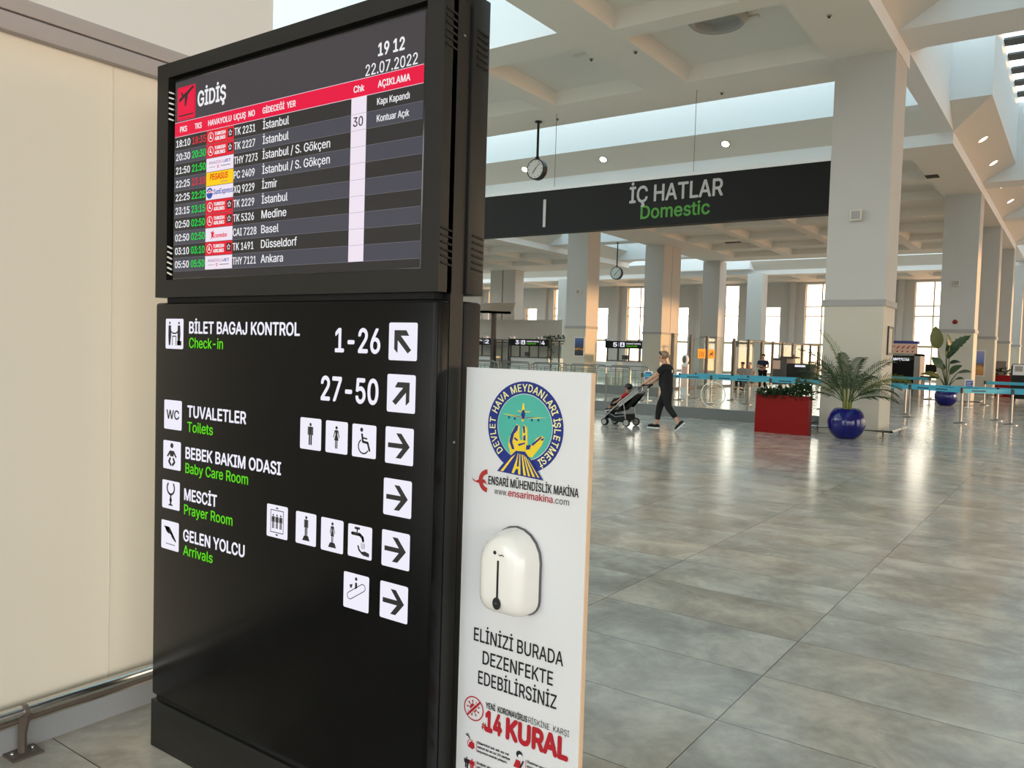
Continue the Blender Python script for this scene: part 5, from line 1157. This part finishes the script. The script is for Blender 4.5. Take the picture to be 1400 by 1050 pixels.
booth(-34.3, -30.95, 48, ('3', '4'), 'passport booth numbered 3 and 4 left of the poster pillar', 'second booth beside the hanging plant')
booth(-26.3, -22.95, 48, ('5', '6'), 'passport booth numbered 5 and 6 behind the child in the stroller', 'third booth behind the child')
MB().box(-26.5, -24.2, 45.4, 46.3, 0, .98).build('reception_desk', WHITEC, smooth=0, label='pale counter desk in front of the booth numbered 5 and 6', cat='desk')
def glass_door(x0, x1, y, label):
    t = thing('glass_door', label, 'door', ((x0+x1)/2, y, 0)); mx = (x0+x1)/2
    b = MB()
    for x in (x0, mx, x1): b.box(x-.04, x+.04, y, y+.08, 0, 2.3)
    b.box(x0, x1, y, y+.08, 2.22, 2.3); b.box(x0, x1, y, y+.08, 0, .1); b.build('frame', DARKMET, t, smooth=0)
    for k, (p, q) in enumerate(((x0+.04, mx-.04), (mx+.04, x1-.04))): MB().box(p, q, y+.03, y+.045, .1, 2.22).build('pane', GLASSG, t, smooth=0)
    b = MB(); b.tube([(mx-.09, y-.03, .9), (mx-.09, y-.03, 1.5)], .018, 6); b.build('handle', YEL if x0 < -35 else STEELD, t)
glass_door(-35.65, -34.45, 48, 'glass door between the hidden booth and booth 3 and 4'); glass_door(-30.75, -29.4, 48, 'glass door left of the poster pillar'); glass_door(-22.8, -21.65, 48, 'glass door right of booth 5 and 6')
b = MB()
for k in range(4): b.box(-42+2.68*k, -42+2.68*k+2.65, 50.3, 50.4, 0, 3.85)
b.build('booth_back_wall', LGREY, smooth=0, label='pale panel wall rising behind the passport booths', cat='panel wall', kind=ST)
t = thing('canopy', 'grey sloping canopy on dark posts above the far left booths', 'canopy', (-37.5, 47, 0))
b = MB(); b.quad([(-45, 46, 4.45), (-32.9, 46, 4.05), (-36.0, 51, 5.2), (-45, 51, 5.2)]); b.quad([(-45, 46, 4.45), (-32.9, 46, 4.05), (-32.9, 46, 4.22), (-45, 46, 4.65)])
bmesh.ops.solidify(b.bm, geom=b.bm.faces[:], thickness=.1); b.build('roof', LGREY, t, 0)
for x in (-34.9, -43): MB().box(x-.13, x+.13, 46.6, 46.86, 0, 4.2).build('post', DARKMET, t, smooth=0)
t = thing('hanging_plant', 'trailing dark plant at the top corner beside booth 3 and 4', 'plant', (-30.6, 47.7, 2.3))
b = MB(); rg = random.Random(5)
b.tube([(-30.9, 47.7, 2.38), (-29.3, 47.7, 2.5)], .02, 5)
for k in range(9): leafblob(b, (-30.9+.2*k, 47.65, 2.38), (.16, .12, .22), 14, .17, rg)
for k in range(11): leafblob(b, (-30.55+.12*sin(k*1.3), 47.65, 2.15-.13*k), (.14, .1, .1), 7, .17, rg)
b.build('foliage', LEAFD, t, 0, fix=False)
# far glass partition running away along the security area
t = thing('glass_partition', 'tall glass partition with bronze posts running away behind the woman', 'partition', (-15, 45, 0))
PY_ = [33.43, 35.48, 37.45, 41.17, 43.4, 45.6, 47.6, 49.5, 51.6, 53.7, 55.6, 57.6]
for i, y in enumerate(PY_):
    MB().box(-15.06, -14.94, y-.06, y+.06, 0, 2.52).build('post', BROWNM, t, smooth=0)
    if i: MB().box(-15.008, -14.992, PY_[i-1]+.06, y-.06, .1, 2.42 if i < 5 else 2.44).build('pane', GLASSG, t, smooth=0)
MB().box(-15.03, -14.97, 43.4, 57.6, 2.42, 2.48).build('top_rail', BROWNM, t, smooth=0); MB().box(-15.03, -14.97, 33.43, 57.6, 0, .1).build('bottom_rail', BROWNM, t, smooth=0)
def glass_sign(y0, y1, label, kind):
    t = thing('safety_sign', label, 'sign', (-14.97, (y0+y1)/2, 1.43), None)
    MB().box(-14.99, -14.975, y0, y1, 1.43, 1.88).build('plate', ORANGE, t, smooth=0)
    a = Art(0, .002, fn=lambda u, z, l: (-14.974+l, u, z)); c = (y0+y1)/2
    if kind: [a.line([(c-.22+.22*k, 1.52), (c-.22+.22*k, 1.74)], .07, INKP, 0) or a.disc(c-.22+.22*k, 1.80, .04, INKP, 0, n=10) for k in range(3)]
    else: a.line([(c-.22, 1.55), (c-.05, 1.68), (c+.2, 1.72)], .06, INKP, 0); a.line([(c-.2, 1.66), (c+.22, 1.60)], .05, INKP, 0); a.disc(c+.1, 1.79, .04, INKP, 0, n=10)
    a.build('pictogram', t)
glass_sign(36.3, 37.25, 'left orange sign with standing figures on the glass partition', 1); glass_sign(37.6, 38.45, 'right orange sign with a slanted figure on the glass partition', 0)
t = thing('metal_detector', 'grey walk-through detector arch beyond the glass partition', 'detector gate', (-18.3, 52, 0))
for x in (-18.9, -17.8): MB().box(x-.08, x+.08, 51.7, 52.3, 0, 2.2).build('side_panel', MOULD, t, smooth=0)
MB().box(-18.98, -17.72, 51.7, 52.3, 2.2, 2.6).build('header', GREYBOX, t, smooth=0); b = MB(); b.ell((-18.9, 51.68, 1.5), (.06, .03, .06)); b.build('indicator', GLIT, t)
def scanner(x, y, label):
    t = thing('baggage_scanner', label, 'scanner', (x, y, 0))
    b = MB(); b.box(x-.85, x-.2, y-.45, y+.7, .35, 1.56, 0, .03); b.build('cabinet', GREYBOX, t)
    b = MB(); b.box(x-.2, x+.85, y-.4, y+.6, .55, 1.33, 0, .03); b.build('tunnel', BLACKM, t)
    b = MB(); b.box(x-.3, x+1.2, y-.35, y+.5, .48, .56); b.build('conveyor', STEELD, t, 0)
    b = MB(); b.box(x-.83, x-.5, y-.462, y-.45, 1.05, 1.45); b.build('notice', PEACH, t, 0)
    b = MB(); b.box(x+.15, x+.62, y-.41, y-.40, 1.18, 1.27); b.build('glare_strip', WLIT, t, 0)  # glowing bar standing for glare on the dark tunnel
    for dx in (-.7, .7):
        for dy in (-.3, .5): b = MB(); b.tube([(x+dx, y+dy, 0), (x+dx, y+dy, .5)], .03, 6); b.build('leg', DARKMET, t)
    b = MB(); b.box(x-.7, x+.1, y+.1, y+.5, 1.56, 1.64); b.box(x-.05, x+.0, y-.1, y, 1.56, 1.75); b.build('console', GREYBOX, t, 0)
scanner(-10.95, 38, 'dark baggage scanner with a pale notice right of the guard')
t = thing('scanner_portal', 'big dark scanner portal topped with a pinkish panel right of the big pillar', 'scanner', (-6.9, 42, 0))
b = MB(); b.box(-7.9, -7.6, 41.7, 43, 0, 1.95); b.box(-6.5, -6.25, 41.7, 43, 0, 1.95); b.box(-7.9, -6.25, 41.7, 43, 1.85, 1.95); b.build('frame', MOULD, t, smooth=0)
MB().box(-7.6, -6.5, 41.9, 43, .55, 1.85).build('tunnel', BLACKG, t, smooth=0); b = MB(); b.box(-7.45, -6.75, 41.88, 41.9, 1.62, 1.74); b.build('glare_strip', WLIT, t, 0)  # dark opening, with a glowing bar painted in as its white glare
MB().box(-7.7, -6.45, 41.6, 43, .42, .55).build('conveyor', STEELD, t, smooth=0)
pk = MB().box(-7.9, -6.4, 41.75, 41.85, 1.95, 2.42).build('top_panel', PEACH, t, smooth=0); a = Art(41.748, .002)
for k in range(6): a.disc(-7.7+.22*k, 2.05, .04, INKRD, 0, n=8); a.line([(-7.72+.22*k, 2.2), (-7.62+.22*k, 2.3)], .05, INKRD, 0)
a.build('print', pk); MB().box(-7.9, -6.4, 41.8, 42.4, 2.42, 2.55).build('blue_cap', BLUEP, t, smooth=0)
for x in (-7.5, -6.6): MB().box(x-.04, x+.04, 41.8, 42.6, 0, .42).build('leg', DARKMET, t, smooth=0)
b = MB(); b.box(-6.52, -6.49, 41.87, 41.9, 1.0, 1.5); b.build('yellow_strip', YEL, t, 0)
t = thing('inspection_table', 'dark inspection table with a raised screen right of the scanner portal', 'table', (-5.6, 41.2, 0))
MB().box(-6.1, -5.1, 40.9, 41.6, .86, .94).build('top', DARKMET, t, smooth=0); MB().box(-5.95, -5.25, 41.2, 41.3, 1.12, 1.48).build('screen', BLACKG, t, smooth=0); MB().box(-5.65, -5.55, 41.22, 41.3, .94, 1.12).build('stand', DARKMET, t, smooth=0)
for x in (-6.02, -5.18):
    for y in (40.98, 41.52): MB().box(x-.03, x+.03, y-.03, y+.03, 0, .86).build('leg', STEELD, t, smooth=0)
t = thing('x_ray_trolley', 'black machine on castors with a framed notice at the far right', 'machine', (-1.9, 40.2, 0))
b = MB(); b.box(-2.5, -.6, 39.8, 40.8, .15, 1.55, 0, .02); b.build('body', BLACKM, t)
for x in (-2.4, -.75):
    for y in (39.9, 40.7): b = MB(); b.ell((x, y, .075), (.075, .04, .075), u=10, v=8); b.build('castor', DARKMET, t)
nb = MB().box(-2.46, -1.98, 39.76, 39.8, 1.12, 1.62).build('notice_frame', DARKMET, t, smooth=0); a = Art(39.758, .002); a.rect(-2.43, -2.01, 1.15, 1.59, WHITEP, 0); a.rect(-2.36, -2.08, 1.30, 1.52, MOULD, 1); a.build('notice', nb)
t = thing('red_planter', 'red planter box of plants in the distance left of the black machine', 'planter', (-3.2, 46, 0))
b = MB(); b.box(-3.9, -2.7, 45.8, 46.3, 0, 1.05, 0, .01); b.build('box', RED, t)
b = MB(); leafblob(b, (-3.3, 46.05, 1.05), (.5, .22, .28), 90, .16, rg); b.build('foliage', LEAFD, t, 0, fix=False)
t = thing('free_standing_panel', 'brown grey free standing panel before the third pillar on the right', 'panel', (-3.9, 50, 0))
MB().box(-4.6, -3.35, 49.9, 50.1, 0, 1.75).build('panel', BROWNM, t, smooth=0)
for x in (-4.5, -3.45): MB().box(x-.05, x+.05, 49.75, 50.25, 0, .05).build('foot', DARKMET, t, smooth=0)
